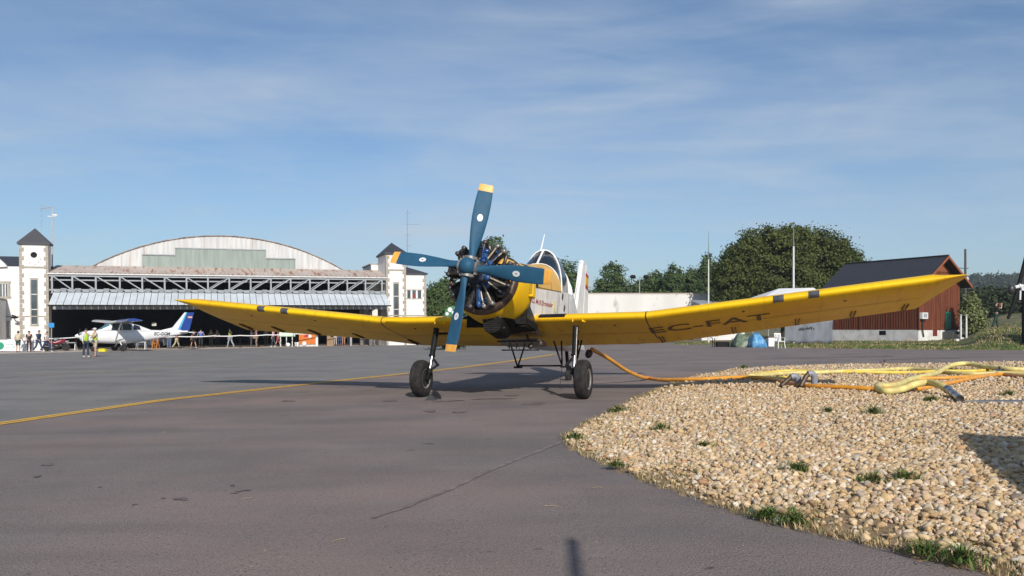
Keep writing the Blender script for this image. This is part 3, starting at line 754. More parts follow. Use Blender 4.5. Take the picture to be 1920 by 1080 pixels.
# crankcase
MB().lathe([(.70, .30), (1.30, .32), (1.34, .30), (1.66, .29), (1.70, .24), (1.78, .235), (1.82, .17), (1.95, .12), (2.02, .10)], (0, 0, EZ), (1, 0, 0), 28).build('crankcase', m_case, plane, smooth=35)
for k in range(9):
    a = 2 * pi * k / 9 + .2; MB().lathe([(0, .03), (.05, .03), (.055, .0)], (1.70, .27 * sin(a), EZ + .27 * cos(a)), (1, 0, 0), 8).build('case_stud', m_alum, plane)
def cyl_frame(a):
    d = Vector((0, sin(a), cos(a))); t = Vector((0, cos(a), -sin(a))); return d, t
for k in range(9):
    a = 2 * pi * k / 9; d, t = cyl_frame(a); c0 = Vector((EX, 0, EZ))
    prof = [(.27, .115), (.31, .105)]; r0 = .31
    for i in range(10):
        x = .315 + i * .020; prof += [(x, .096), (x + .002, .122), (x + .008, .122), (x + .010, .096)]
    prof += [(.52, .11)]
    for i in range(7):
        x = .525 + i * .023; rr = .142 - .004 * i; prof += [(x, .105), (x + .002, rr), (x + .009, rr), (x + .012, .105)]
    prof += [(.69, .09), (.70, .02)]
    cy = MB().lathe(prof, c0, d, 22).build('engine_cylinder', m_fin, plane, smooth=25)
    hb = MB()
    for s_ in (1, -1):
        p = c0 + d * .655 + t * (.085 * s_) + Vector((.05, 0, 0))
        hb.ell(p, (.075, .05, .05), 10, 7); hb.lathe([(0, .04), (.03, .045), (.045, .03)], p + Vector((.05, 0, 0)), (1, 0, 0), 10)
    hb.build('rocker_box', m_alum if k in (1, 4) else m_fin, cy, smooth=50)
    for s_ in (1, -1):
        p0 = Vector((1.66, 0, EZ)) + d * .27 + t * (.045 * s_); p1 = c0 + Vector((.11, 0, 0)) + d * .635 + t * (.085 * s_)
        MB().tube([p0, p0.lerp(p1, .5), p1], .0155, 8).build('pushrod_tube', m_cream if (k in (3, 4, 1)) else m_grime, cy)
    ig = MB(); q = c0 + d * .52 + Vector((.12, 0, 0))
    ig.tube(catmull([Vector((1.72, 0, EZ)) + d * .30 + t * .08, q + t * .10 + Vector((.10, 0, 0)), c0 + d * .60 + t * .02 + Vector((.13, 0, 0))], 5), .009, 6)
    ig.lathe([(0, .016), (.06, .016), (.065, .0)], c0 + d * .55 + t * .0 + Vector((.10, 0, 0)), (1, 0, .1), 8)
    ig.build('ignition_lead', m_eblue if k in (0, 4, 1) else m_black, cy)
    pi_ = MB(); pi_.tube(catmull([Vector((1.28, 0, EZ)) + d * .34 + t * .12, c0 + d * .50 + t * .16 + Vector((-.10, 0, 0)), c0 + d * .62 + t * .10 + Vector((-.09, 0, 0))], 5), .036, 8)
    pi_.tube(catmull([c0 + d * .62 - t * .08 + Vector((-.08, 0, 0)), c0 + d * .68 - t * .14 + Vector((-.14, 0, 0)), c0 + d * .66 - t * .16 + Vector((-.24, 0, 0))], 5), .034, 8)
    pi_.build('intake_pipe', m_exh if k % 3 else m_alum, cy)
rq = random.Random(5)
for k in range(14):
    a = 2 * pi * k / 14 + .1; d, t = cyl_frame(a); c0 = Vector((EX - .12, 0, EZ)); r0 = rq.uniform(.45, .66)
    pth = [c0 + d * rq.uniform(.3, .4) + t * rq.uniform(-.1, .1), c0 + d * r0 + t * rq.uniform(-.14, .14) + Vector((rq.uniform(-.1, .12), 0, 0)), c0 + d * (r0 + rq.uniform(-.02, .08)) + t * rq.uniform(.08, .22) + Vector((rq.uniform(-.2, 0), 0, 0))]
    MB().tube(catmull(pth, 5), rq.uniform(.014, .03), 7).build('engine_pipe', rq.choice((m_grime, m_exh, m_alum, m_black)), plane)
# blue sump, governor and odds and ends on the front of the case
sb = MB(); sb.tube([(1.66, .03, EZ - .24), (1.63, .04, EZ - .56)], [.055, .045], 10); sb.ell((1.62, .045, EZ - .60), (.06, .055, .08)); sb.build('oil_sump', m_eblue, plane)
gv = MB(); gv.tube([(1.72, .12, EZ + .22), (1.74, .17, EZ + .38)], [.06, .055], 10); gv.ell((1.745, .185, EZ + .42), (.06, .06, .05)); gv.tube([(1.74, .24, EZ + .2), (1.74, .30, EZ + .14)], .05, 8); gv.tube([(1.78, .05, EZ + .24), (1.80, .20, EZ + .30), (1.76, .30, EZ + .10)], .018, 6)
gv.build('propeller_governor', m_eblue, plane)
for s_ in (1, -1):
    mg = MB(); mg.tube([(1.70, .22 * s_, EZ - .10), (1.80, .24 * s_, EZ - .12)], .055, 10); mg.ell((1.80, .24 * s_, EZ - .12), (.03, .06, .06)); mg.tube([(1.72, .2 * s_, EZ - .2), (1.76, .26 * s_, EZ - .3)], .04, 8)
    mg.build('magneto', m_eblue if s_ > 0 else m_grime, plane)

# propeller -------------------------------------------------------------------
HX, HZ, PR = 2.16, 2.227, 1.655
hub = MB().lathe([(-.16, .12), (-.08, .15), (.02, .16), (.04, .168), (.10, .165), (.16, .14), (.20, .095), (.22, .04), (.222, .0)], (HX, 0, HZ), (1, 0, 0), 28).build('propeller', m_blue, plane, smooth=60)
hub['label'] = 'blue four-blade propeller with orange tips'
PHI = 0.15
def blade_sec(r, a, s=18, grow=0.0):
    d, t = cyl_frame(a)
    c = interp(r, (.16, .28, .42, .75, 1.05, 1.35, 1.56, 1.655), (.13, .15, .20, .285, .325, .315, .285, .262))
    th = interp(r, (.16, .28, .42, .75, 1.1, 1.655), (.13, .12, .075, .042, .028, .014)) + grow
    be = R(interp(r, (.16, .42, .8, 1.2, 1.655), (46, 40, 30, 24, 19)))
    cd = -t * cos(be) + Vector((1, 0, 0)) * sin(be); nn = Vector((1, 0, 0)) * cos(be) + t * sin(be)
    ctr = Vector((HX, 0, HZ)) + d * r + t * (.02)
    out = []
    for k in range(s):
        b_ = 2 * pi * k / s; out.append(ctr + cd * (c / 2 + grow) * cos(b_) + nn * (th / 2) * sin(b_) * (1.3 if sin(b_) > 0 else .7))
    return out
for k in range(4):
    a = PHI + k * pi / 2; d, t = cyl_frame(a)
    bl = MB().rings([blade_sec(r, a) for r in (.16, .24, .32, .42, .55, .7, .85, 1.0, 1.15, 1.3, 1.42, PR - .135)]).build('propeller_blade', m_blue, hub, smooth=50)
    tip = MB().rings([blade_sec(r, a) for r in (PR - .1351, PR - .05, PR - .004, PR)]); tip.build('blade_tip', m_oran, bl, smooth=50)
    sec = blade_sec(.98, a); ce = sum(sec, Vector()) / len(sec)
    be = R(27); cd = -t * cos(be) + Vector((1, 0, 0)) * sin(be); nn = Vector((1, 0, 0)) * cos(be) + t * sin(be)
    dk = MB(); rows = []
    o0 = ce + nn * .0215 + d * 0
    dk.rings([[o0 + cd * (.055 * cos(q)) + d * (.072 * sin(q)) + nn * h for q in [2 * pi * j / 20 for j in range(20)]] for h in (-.01, .004)])
    dk.build('blade_decal', getm('white_decal', (.72, .72, .70), .45), bl, smooth=30)
    MB().rings([[o0 + cd * (.010 * cos(q)) + d * (.022 * sin(q)) + nn * h for q in [2 * pi * j / 10 for j in range(10)]] for h in (.0, .0065)]).build('decal_mark', m_eblue, bl, smooth=30)
    cl_ = MB(); o1 = Vector((HX, 0, HZ)) + d * .17
    cl_.lathe([(-.03, .10), (-.03, .118), (.03, .118), (.03, .10)], o1, d, 18)
    cl_.box(o1 + t * .12 + Vector((.02, 0, 0)), (.06, .05, .05)); cl_.box(o1 - t * .12 + Vector((.02, 0, 0)), (.06, .05, .05))
    cl_.build('blade_clamp', m_alum, hub, smooth=40)
    for s_ in (1, -1):
        MB().lathe([(0, .014), (.05, .014)], ce - d * 10, d, 6) if False else None

# main gear --------------------------------------------------------------------
sA, cA = sin(AL), cos(AL)
for sd, yc in ((1, 1.80), (-1, 1.785)):
    top = Vector((-.05, sd * 1.57, 1.52)); bot = Vector((.10, sd * 1.60, .50)); mid = top.lerp(bot, .62)
    leg = MB().tube([top, mid], [.062, .058], 14); leg.tube([mid - (mid - top) * .04, mid + (bot - mid) * .02], .072, 14); leg.tube([bot + (top - bot) * .10, bot], .065, 12)
    if sd > 0:
        pass
    leg = leg.build('main_gear_leg', m_black, plane)
    MB().tube([mid, bot], .040, 14).build('oleo_piston', m_chrome, leg)
    if sd > 0: MB().tube([top.lerp(mid, .06) + Vector((.05, .042, 0)), mid + Vector((.05, .042, 0)), bot.lerp(mid, .4) + Vector((.045, .04, 0))], .013, 8).build('leg_highlight', m_alum, leg)  # thin pale tube stands in for the highlight along the nearer leg
    tl = MB(); kx = Vector((-.02, -sd * .16, 0)); q = mid.lerp(bot, .5)
    tl.beam(mid.lerp(bot, .05), q + kx, .03, .05); tl.beam(q + kx, bot + Vector((0, 0, .05)), .03, .05); tl.ell(q + kx, (.035, .035, .035), 8, 6)
    tl.build('torque_link', m_black, leg)
    wc = Vector((.4 * sA, sd * yc, .4 * cA))
    MB().tube([bot + Vector((0, 0, .04)), Vector((wc.x, sd * (yc - .16), wc.z)), wc], [.05, .055, .055], 12).build('axle', m_black, leg)
    prof = [(-.095, .19), (-.115, .21), (-.128, .27), (-.13, .31), (-.122, .345), (-.105, .372), (-.08, .388), (-.045, .398), (-.043, .390), (-.030, .390), (-.028, .3995), (-.006, .4), (-.004, .392), (.004, .392), (.006, .4), (.028, .3995), (.030, .390), (.043, .390), (.045, .398), (.08, .388), (.105, .372), (.122, .345), (.13, .31), (.128, .27), (.115, .21), (.095, .19)]
    ty = MB().lathe(prof, wc, (0, 1, 0), 48).build('tyre', m_rubber, leg, smooth=25)
    rm = MB().lathe([(-.10, .05), (-.10, .19), (-.118, .208), (-.118, .214), (-.09, .2), (.09, .2), (.118, .214), (.118, .205), (.10, .185), (.07, .17), (.055, .10), (.075, .09), (.085, .06), (.085, .0)], wc, (0, 1, 0), 36).build('rim', m_rim, leg, smooth=30)
    lg = MB()
    for k in range(6):
        a = 2 * pi * k / 6
        for s_ in (1, -1): lg.lathe([(0, .016), (s_ * .02, .016)], wc + Vector((.14 * cos(a), s_ * .062, .14 * sin(a))), (0, 1, 0), 8)
    lg.build('wheel_bolt', m_alum, leg)
    dr = MB(); dr.beam(top + Vector((-.08, sd * .02, -.1)), (-.75, sd * 1.45, 1.55), .05, .05); dr.build('drag_strut', m_black, leg)

# hopper gate, pipes and hangers below the belly ---------------------------------
gt = MB(); gt.bb((-1.35, -.34, 1.34), (-.85, .58, 1.43))
gt.prism([(-.85, -.36, 1.30), (-.85, .60, 1.30), (-.72, .52, 1.42), (-.72, -.28, 1.42)], (0, 0, 0), (-.1, 0, 0))
gate = gt.build('hopper_gate', getm('grey_brown_grating', (.30, .26, .22), .7, c2=(.16, .135, .11), scale=30), plane, smooth=0)
rod = MB()
for k in range(4): rod.tube([(-.80, -.10 + .17 * k, 1.32), (-.82, -.13 + .17 * k, 1.20)], .014, 6)
rod.tube([(-.78, -.40, 1.36), (-.74, .62, 1.36)], .022, 8); rod.tube([(-.82, -.3, 1.17), (-.84, .56, 1.17)], .016, 6); rod.ell((-.78, .38, 1.24), (.05, .06, .06)); rod.tube([(-.8, .56, 1.4), (-.82, .56, 1.17)], .014, 6)
rod.tube([(-.7, .30, 1.50), (-.72, .33, 1.38)], .03, 8)
rod.build('gate_linkage', m_grime, gate)
hg = MB()
def V_(a, b_, c): hg.tube([a, c], .019, 8); hg.tube([b_, c], .019, 8)
V_((-1.45, -.29, 1.36), (-1.45, 0.02, 1.36), (-1.5, -.13, .90)); V_((-1.5, .70, 1.50), (-1.5, .88, 1.50), (-1.5, .92, .92))
hg.tube([(-1.5, -.13, .93), (-1.5, .92, .93)], .02, 8); hg.tube([(-1.5, -.22, .895), (-1.5, -.02, .895)], .024, 8); hg.tube([(-1.5, .88, .905), (-1.5, 1.12, .905)], .019, 8)
hg.build('boom_hanger', m_black, plane)
st = MB(); st.tube([(-1.7, 1.22, 1.55), (-1.62, 1.2, .95)], .025, 8); st.tube([(-1.7, 1.30, 1.55), (-1.62, 1.2, .95)], .02, 8); st.build('support_strut', m_black, plane)
MB().tube([(-1.5, .92, .92), (-1.46, .9, .50)], .006, 5).build('drain_line', m_black, plane)
MB().lathe([(0, .0), (.02, .06), (.06, .085), (.15, .08), (.2, .04)], (-2.1, 1.42, 1.40), (.2, -.35, -1), 16).build('filler_valve', m_grime, plane)

# ================================================================== BUILDINGS LEFT: the hangar front
FA = R(20); fc, fs_ = cos(FA), sin(FA)
FX0, FY0 = xat(38, 70.0), 70.0
TILT = 0.0085
def FP(u, vv): return (FX0 + fc * u - fs_ * vv, FY0 + fs_ * u + fc * vv)
def fu(px, vv=0.0):
    m = (px - 960) / F; x, y = FP(0, vv); return (m * y - x) / (fc - m * fs_)
ZF = -0.43
def fzl_(py, u, vv=0.0):          # height above the facade base line
    x, y = FP(u, vv); return zat(py, y) - (ZF + TILT * u)
def fempty(name, u, vv, label, cat, group=None):
    x, y = FP(u, vv); return empty(name, (x, y, ZF + TILT * u), label, cat, (0, -TILT, FA), group)

m_plaster = M('white_plaster', (0.74, 0.72, 0.69), 0.85, c2=(0.66, 0.64, 0.61), scale=.8, detail=9, lo=.35, hi=.55)
nt = m_plaster.node_tree; mix_layer(nt, nt.nodes['Principled BSDF'], noise_mask(nt, 1.6, .62, .8, (1, 1, .25), 8), (.50, .47, .43))
m_stone2 = M('quoin_stone', (0.40, 0.36, 0.30), 0.9, c2=(0.29, 0.26, 0.22), scale=3, detail=8)
m_slate = M('dark_slate', (0.030, 0.033, 0.042), 0.6, c2=(0.045, 0.047, 0.055), scale=6, detail=8, stretch=(1, 1, 3), bump=.4, bscale=12)
m_wpane = M('window_glass', (0.035, 0.045, 0.055), 0.08, c2=(0.09, 0.11, 0.12), scale=.7)
m_frame = M('window_frame_paint', (0.62, 0.60, 0.57), 0.6)
m_steel = M('grey_steel_paint', (0.33, 0.35, 0.365), 0.55, c2=(0.25, 0.265, 0.28), scale=2, detail=8)
m_sheet = M('pale_door_sheet', (0.58, 0.62, 0.65), 0.5, c2=(0.48, 0.52, 0.55), scale=.8, detail=8)
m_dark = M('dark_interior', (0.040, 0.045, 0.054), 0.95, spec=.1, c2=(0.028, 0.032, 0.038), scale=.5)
m_corr = M('weathered_corrugated_sheet', (0.56, 0.56, 0.55), 0.65, c2=(0.44, 0.44, 0.435), scale=.9, detail=9, stretch=(3, 3, .25), lo=.35, hi=.6)
nt = m_corr.node_tree; bq = nt.nodes['Principled BSDF']
mix_layer(nt, bq, noise_mask(nt, .9, .57, .75, (5, 5, .22), 9), (.36, .27, .21))
mix_layer(nt, bq, noise_mask(nt, .35, .60, .72, (4, 4, .3), 7), (.60, .56, .50))
m_green = M('grey_green_panel', (0.27, 0.315, 0.285), 0.6, c2=(0.20, 0.24, 0.215), scale=1.2, detail=8, stretch=(3, 3, .3))
m_rusty = M('rust_streaked_roof_sheet', (0.54, 0.455, 0.40), 0.75, c2=(0.44, 0.36, 0.31), scale=.7, detail=9, stretch=(1, .5, .5))
nt = m_rusty.node_tree; bq = nt.nodes['Principled BSDF']
mix_layer(nt, bq, noise_mask(nt, .8, .53, .66, (3.6, .5, .5), 9), (.30, .135, .07))

def corrugate(mb, u0, u1, top, bot, vv, step=.16, amp=.025):
    """vertical ribbed sheet between curves top(u), bot(u)"""
    n = max(2, int((u1 - u0) / step)); rows = [[], []]
    for i in range(n + 1):
        u = lerp(u0, u1, i / n); o = amp * (i % 2)
        rows[0].append((u, vv + o, bot(u))); rows[1].append((u, vv + o, top(u)))
    mb.grid(rows)

uL, uR = fu(93), fu(724)                 # hangar opening
hang = fempty('aircraft_hangar', 0, 0, 'large old aircraft hangar with arched rusty corrugated gable and folded-up grey door', 'hangar')
# walls, floor and back of the shell (one roofed box with the front open)
HD = 30.0
zr_b = fzl_(505, (uL + uR) / 2, 1.6)     # foot of the gable
sh = MB()
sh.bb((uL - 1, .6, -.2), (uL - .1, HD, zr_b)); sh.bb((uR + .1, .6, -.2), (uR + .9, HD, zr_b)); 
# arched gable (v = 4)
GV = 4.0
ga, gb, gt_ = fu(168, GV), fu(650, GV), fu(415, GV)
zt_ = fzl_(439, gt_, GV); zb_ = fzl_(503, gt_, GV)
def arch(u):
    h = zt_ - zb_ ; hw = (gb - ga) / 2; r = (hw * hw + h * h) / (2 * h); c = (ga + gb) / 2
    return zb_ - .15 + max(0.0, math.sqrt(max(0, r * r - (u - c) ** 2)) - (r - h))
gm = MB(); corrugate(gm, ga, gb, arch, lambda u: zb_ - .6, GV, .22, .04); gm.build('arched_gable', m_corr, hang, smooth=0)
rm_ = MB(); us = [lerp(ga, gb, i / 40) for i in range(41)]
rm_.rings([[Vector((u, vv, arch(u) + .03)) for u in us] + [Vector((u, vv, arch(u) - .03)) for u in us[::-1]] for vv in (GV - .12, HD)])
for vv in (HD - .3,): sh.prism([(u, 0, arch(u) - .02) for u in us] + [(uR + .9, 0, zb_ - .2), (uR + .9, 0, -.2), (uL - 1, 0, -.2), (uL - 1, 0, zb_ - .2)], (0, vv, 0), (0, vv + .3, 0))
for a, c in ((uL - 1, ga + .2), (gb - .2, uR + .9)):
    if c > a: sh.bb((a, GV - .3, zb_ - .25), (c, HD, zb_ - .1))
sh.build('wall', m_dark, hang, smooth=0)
rm_.build('arched_roof', getm('rusty_roof_edge', (.40, .36, .33), .8, c2=(.2, .11, .07), scale=1.5), hang, smooth=30)
gp_ = MB()
for (p0, p1, yt, o) in ((268, 330, 479, .06), (330, 500, 468, .09), (500, 555, 486, .06)):
    a, c = fu(p0, GV), fu(p1, GV); top = fzl_(yt, (a + c) / 2, GV); corrugate(gp_, a, c, lambda u: top, lambda u: zb_ - .5, GV - o, .3, .02)
gpo = gp_.build('gable_panel', m_green, hang, smooth=0)
tr = MB()
for (p0, p1, yt) in ((268, 330, 479), (330, 500, 468), (500, 555, 486)):
    a, c = fu(p0, GV), fu(p1, GV); top = fzl_(yt, (a + c) / 2, GV); tr.bb((a, GV - .14, top), (c, GV - .02, top + .10))
tr.build('panel_trim', m_steel, gpo, smooth=0)
# lean-to roof strip with rust (slopes toward us)
V0, V1 = -.15, 3.95
zf0 = fzl_(515.5, (uL + uR) / 2, V0); zf1 = zb_ + .02
rs_ = MB(); n = 150; rows = [[], []]
for i in range(n + 1):
    u = lerp(uL - .1, uR + .1, i / n); o = .035 * (i % 2); rows[0].append((u, V0, zf0 + o)); rows[1].append((u, V1, zf1 + o))
rs_.grid(rows); rs_.build('lower_roof', m_rusty, hang, smooth=0)
fb = MB(); fb.bb((uL - .1, V0 - .02, zf0 - .14), (uR + .1, V0 + .06, zf0 - .01)); fb.build('eaves_board', m_frame, hang, smooth=0)
# open truss
zt0, zt1 = zf0 - .18, fzl_(545, (uL + uR) / 2, 0)
tm = MB(); um = fu(411)
tm.bb((uL, -.05, zt0 - .14), (uR, .10, zt0)); tm.bb((uL, .35, zt0 - .48), (uR, .45, zt0 - .34)); tm.bb((uL, -.05, zt1 - .1), (uR, .1, zt1 + .04))
vpx = (99, 137, 181, 226, 268, 310, 351, 391, 431, 471, 509, 546, 582, 617, 652, 686, 717)
vu = [fu(p) for p in vpx]
for i, u in enumerate(vu):
    tm.bb((u - .07, -.09, zt1 - .35), (u + .07, .05, zt0 - .05))
for i in range(len(vu) - 1):
    a, c = vu[i], vu[i + 1]
    if (a + c) / 2 < um: tm.beam((a + .05, -.02, zt0 - .1), (c - .05, -.02, zt1), .09, .10)
    else:
        tm.beam((c - .05, -.02, zt0 - .1), (a + .05, -.02, zt1), .07, .10); tm.beam((c - .3, .25, zt0 - .1), (a - .2, .25, zt1), .05, .07)
tm.build('truss', m_steel, hang, smooth=0)
# folded door: many sheets hanging out as a canopy
CV = -2.6
zc0 = fzl_(571.5, (uL + uR) / 2, CV); zc1 = zt1 - .28
fd = MB(); n = 52; u0, u1 = fu(91.5, CV), fu(733, CV)
du = (u1 - u0) / n
for i in range(n):
    a, c = u0 + du * i, u0 + du * (i + 1)
    A = [Vector((a + .02, CV, zc0)), Vector((c - .02, CV, zc0)), Vector((c - .02, -.25, zc1)), Vector((a + .02, -.25, zc1))]
    fd.rings([[p + Vector((0, 0, .05 + .02 * (i % 2))) for p in A], [p - Vector((0, 0, .03)) for p in A]])
door = fd.build('folded_door_sheet', m_sheet, hang, smooth=0)
fj = MB()
for i in range(n):
    a = u0 + du * i
    if i % 2 == 0:
        fj.beam((a + du * .1, -.45, zc1 + .12), (a + du * 1.0, -.42, zc1 + .10), .07, .10); fj.box((a + du * 1.45, -.35, zc1 + .24), (du * .8, .22, .20), (.5, 0, 0))
    else: fj.box((a + du * .5, -.40, zc1 + .10), (du * .55, .14, .14), (.4, 0, 0))
fj.build('door_hinge', m_steel, door, smooth=0)
bt = MB(); bt.bb((u0 - .05, CV - .12, zc0 - .13), (u1 + .05, CV + .04, zc0 - .01)); bt.build('door_edge', m_black, door, smooth=0)
bt = MB(); bt.bb((u0 - .05, -.3, zc0 - .36), (u1, -.05, zc0 - .12)); bt.bb((u0, -.3, zc0 - .1), (u1, 1.5, zc0 + .02)); bt.build('lintel_beam', m_steel, hang, smooth=0)
ft = MB()
for u in (uR - 2.5, uR - 1.6, uR - .7): ft.bb((u, .3, 0), (u + .3, .6, zc0))
ft.build('door_post', getm('grey_brown_post', (.16, .14, .13), .8), hang, smooth=0)

def quoin(mb, u, vv, z0, z1, du_, dv):
    z = z0; k = 0
    while z < z1 - .1:
        h = min(.36, z1 - z); l = .34 if k % 2 else .20
        mb.bb((u - (.02 if du_ > 0 else l), vv - .025, z + .01), (u + (l if du_ > 0 else .02), vv + .3, z + h - .01)); z += .37; k += 1
def tower(u0, u1, depth, ztop, zapex, wc, name, label, round_win):
    t = fempty(name, u0, 0, label, 'tower'); w = u1 - u0
    MB().bb((0, 0, -.3), (w, depth, ztop)).build('wall', m_plaster, t, smooth=0)
    q = MB(); quoin(q, 0, 0, 0, ztop, 1, 1); quoin(q, w, 0, 0, ztop, -1, 1)
    zs = ztop - wc; q.bb((-.03, -.035, zs - .1), (w + .03, .2, zs + .06)); q.bb((-.02, -.03, 2.9), (w + .02, .2, 3.0))
    q.build('quoin_trim', m_stone2, t, smooth=0)
    r = MB(); e = .16
    base = [Vector((-e, -e, ztop)), Vector((w + e, -e, ztop)), Vector((w + e, depth + e, ztop)), Vector((-e, depth + e, ztop))]
    ap = Vector((w / 2, depth / 2, zapex))
    r.rings([[p - Vector((0, 0, .16)) for p in base], base, [p.lerp(ap, .98) for p in base]]); r.build('roof', m_slate, t, smooth=0)
    # tall three-light window
    cx = w * .5; b0, b1 = 2.25, 6.15
    sr = MB(); sr.bb((cx - .33, -.03, b0 - .14), (cx + .33, .1, b0)); sr.bb((cx - .30, -.028, b0), (cx - .22, .1, b1)); sr.bb((cx + .22, -.028, b0), (cx + .30, .1, b1)); sr.bb((cx - .32, -.03, b1), (cx + .32, .1, b1 + .1))
    win = MB().bb((cx - .22, -.004, b0), (cx + .22, .05, b1)).build('window', m_wpane, t, smooth=0)
    sr.build('window_surround', m_stone2, win, smooth=0)
    fr_ = MB()
    for k in range(4): z = lerp(b0, b1, k / 3); fr_.bb((cx - .22, -.02, z - .04), (cx + .22, -.006, z + .04))
    fr_.build('window_frame', m_frame, win, smooth=0)
    if round_win:
        MB().lathe([(0, .25), (.05, .25), (.05, .21), (.02, .0)], (cx, .02, ztop - 1.05), (0, -1, 0), 22).build('round_opening', m_black, t)
        bs = MB()
        for k, (a, c) in enumerate(((-.3, -1.75), (.1, -1.85), (.35, -1.65), (.5, -1.4))): bs.ell((cx + a, -.02, ztop + c), (.05, .03, .05), 8, 6)
        bs.build('wall_stud', m_stone2, t)
    return t
t1 = tower(fu(38), fu(92), 1.3, fzl_(455, 1), fzl_(429, 1, 1.2), 2.1, 'corner_tower', 'white corner tower with slate cap and a round dark opening, left of the hangar', True)
t2 = tower(fu(725), fu(762), 4.2, fzl_(474, 32.6), fzl_(455, 32.6, 2.1), 1.7, 'corner_tower', 'white corner tower with slate cap right of the hangar, half hidden by the propeller', False)
# light fitting on the left tower
lt = MB(); lt.tube([(-.55, -.05, 3.0), (-.5, -.45, 3.05), (-.2, -.5, 2.95)], .05, 8); lt.ell((-.3, -.52, 2.85), (.28, .16, .10)); lt.build('wall_lamp', m_black, t1)
# stepped white block behind the right tower
t = fempty('side_block', fu(700, 4.5), 4.25, 'low white wing joined to the back of the right tower', 'building'); w0 = fu(724, 4.3) - fu(700, 4.5)
MB().bb((-.2, .0, -.2), (2.6, 5, fzl_(497, 32, 4.5))).build('wall', m_plaster, t, smooth=0)
MB().bb((-.3, -.02, fzl_(497, 32, 4.5)), (2.7, 5.1, fzl_(497, 32, 4.5) + .12)).build('coping', m_stone2, t, smooth=0)
# annex right of the right tower
a0, a1 = fu(762) + .01, fu(801); w = a1 - a0
ax = fempty('annex_building', a0, .35, 'small white annex with quoined corner, triple window and slate hip roof', 'building')
zt2 = fzl_(512, a0, .35); MB().bb((0, 0, -.3), (w, 6, zt2)).build('wall', m_plaster, ax, smooth=0)
q = MB(); quoin(q, w, 0, 0, zt2, -1, 1); q.bb((0, -.03, 2.9), (w + .02, .2, 3.0)); q.build('quoin_trim', m_stone2, ax, smooth=0)
r = MB(); base = [Vector((-.0, -.18, zt2)), Vector((w + .2, -.18, zt2)), Vector((w + .2, 6.1, zt2)), Vector((-.0, 6.1, zt2))]
top = [Vector((0.02, .9, fzl_(499, a0, 1))), Vector((.1, .9, fzl_(499, a0, 1))), Vector((.1, 5, fzl_(499, a0, 1))), Vector((.02, 5, fzl_(499, a0, 1)))]
r.rings([[p - Vector((0, 0, .12)) for p in base], base, top]); r.build('roof', m_slate, ax, smooth=0)
for k, (p0, p1) in enumerate(((764.5, 770.5), (774, 780.5), (784, 790.5))):
    c0, c1 = fu(p0, .35) - a0, fu(p1, .35) - a0; z0, z1 = fzl_(559, a0, .35), fzl_(544.5, a0, .35)
    wn = MB().bb((c0, -.012, z0), (c1, .04, z1)).build('window', m_wpane, ax, smooth=0)
    s = MB(); s.bb((c0 - .07, -.03, z0 - .1), (c1 + .07, .05, z0)); s.bb((c0 - .07, -.03, z1), (c1 + .07, .05, z1 + .1)); s.build('window_surround', m_stone2, wn, smooth=0)
    if k == 1: MB().bb((c0 + .05, -.02, z0 + .03), (c1 - .05, -.013, z1 * .55 + z0 * .45)).build('red_blind', getm('red_cloth', (.25, .04, .04), .8), wn, smooth=0)
# building left of the left tower
lb_ = fempty('terminal_building', -.01, .4, 'white terminal building with stone window frames and dark slate roof at the left edge', 'building')
zg = fzl_(500, 0, .4)
MB().bb((-12, 0, -.3), (0, 9, zg)).build('wall', m_plaster, lb_, smooth=0)
pz = fzl_(489, -1.6, .2)
MB().prism([(-5.5, -.02, zg - .4), (-.95, -.02, zg - .02), (-1.15, -.02, zg + .25), (-3.2, -.02, zg + 2.3), (-5.5, -.02, zg + 2.3)], (0, -.25, 0), (0, .3, 0)).build('gable_parapet', m_plaster, lb_, smooth=0)
r = MB(); zr = fzl_(480, -1, 4); r.prism([(0, 0.1, zg), (0, 4.2, zr), (0, 8.9, zg)], (-12, 0, 0), (-.02, 0, 0)); r.build('roof', m_slate, lb_, smooth=0)
s = MB(); s.bb((-12, -.03, 2.9), (-.01, .1, 3.0)); s.build('string_course', m_stone2, lb_, smooth=0)
for (p0, p1, y0, y1) in ((0, 16.5, 556, 531), (-2, 13, 630, 605), (-60, -38, 556, 531), (-60, -38, 630, 605)):
    c0, c1 = fu(p0, .4) + .01, fu(p1, .4) + .01; z0, z1 = fzl_(y0, -1, .4), fzl_(y1, -1, .4)
    wn = MB().bb((c0, -.012, z0), (c1, .05, z1)).build('window', m_wpane, lb_, smooth=0)
    s = MB(); s.bb((c0 - .18, -.05, z0 - .16), (c1 + .22, .06, z0)); s.bb((c0 - .18, -.05, z1), (c1 + .22, .06, z1 + .16)); s.bb((c1, -.04, z0), (c1 + .16, .06, z1)); s.bb((c0 - .16, -.04, z0), (c0, .06, z1)); s.build('window_surround', m_stone2, wn, smooth=0)
    f_ = MB()
    for k in (0, .36, .68, 1): x = lerp(c0, c1, k); f_.bb((x - .05, -.03, z0), (x + .05, -.013, z1))
    f_.bb((c0, -.03, z1 - .06), (c1, -.0135, z1)); f_.build('window_frame', m_frame, wn, smooth=0)
# projecting porch just outside the left of the view: it throws the slanting shade on the wall
po = fempty('entrance_porch', fu(-4, -2.4), -2.4, 'white entrance porch cut by the left edge of the view', 'porch')
s = MB(); s.bb((-3.5, -.0, 0), (.05, 2.75, fzl_(562, -1, -2.4)));  s.build('wall', m_plaster, po, smooth=0)
s = MB(); s.bb((-3.6, -.15, fzl_(562, -1, -2.4)), (.12, 2.75, fzl_(562, -1, -2.4) + .14)); s.build('coping', m_stone2, po, smooth=0)

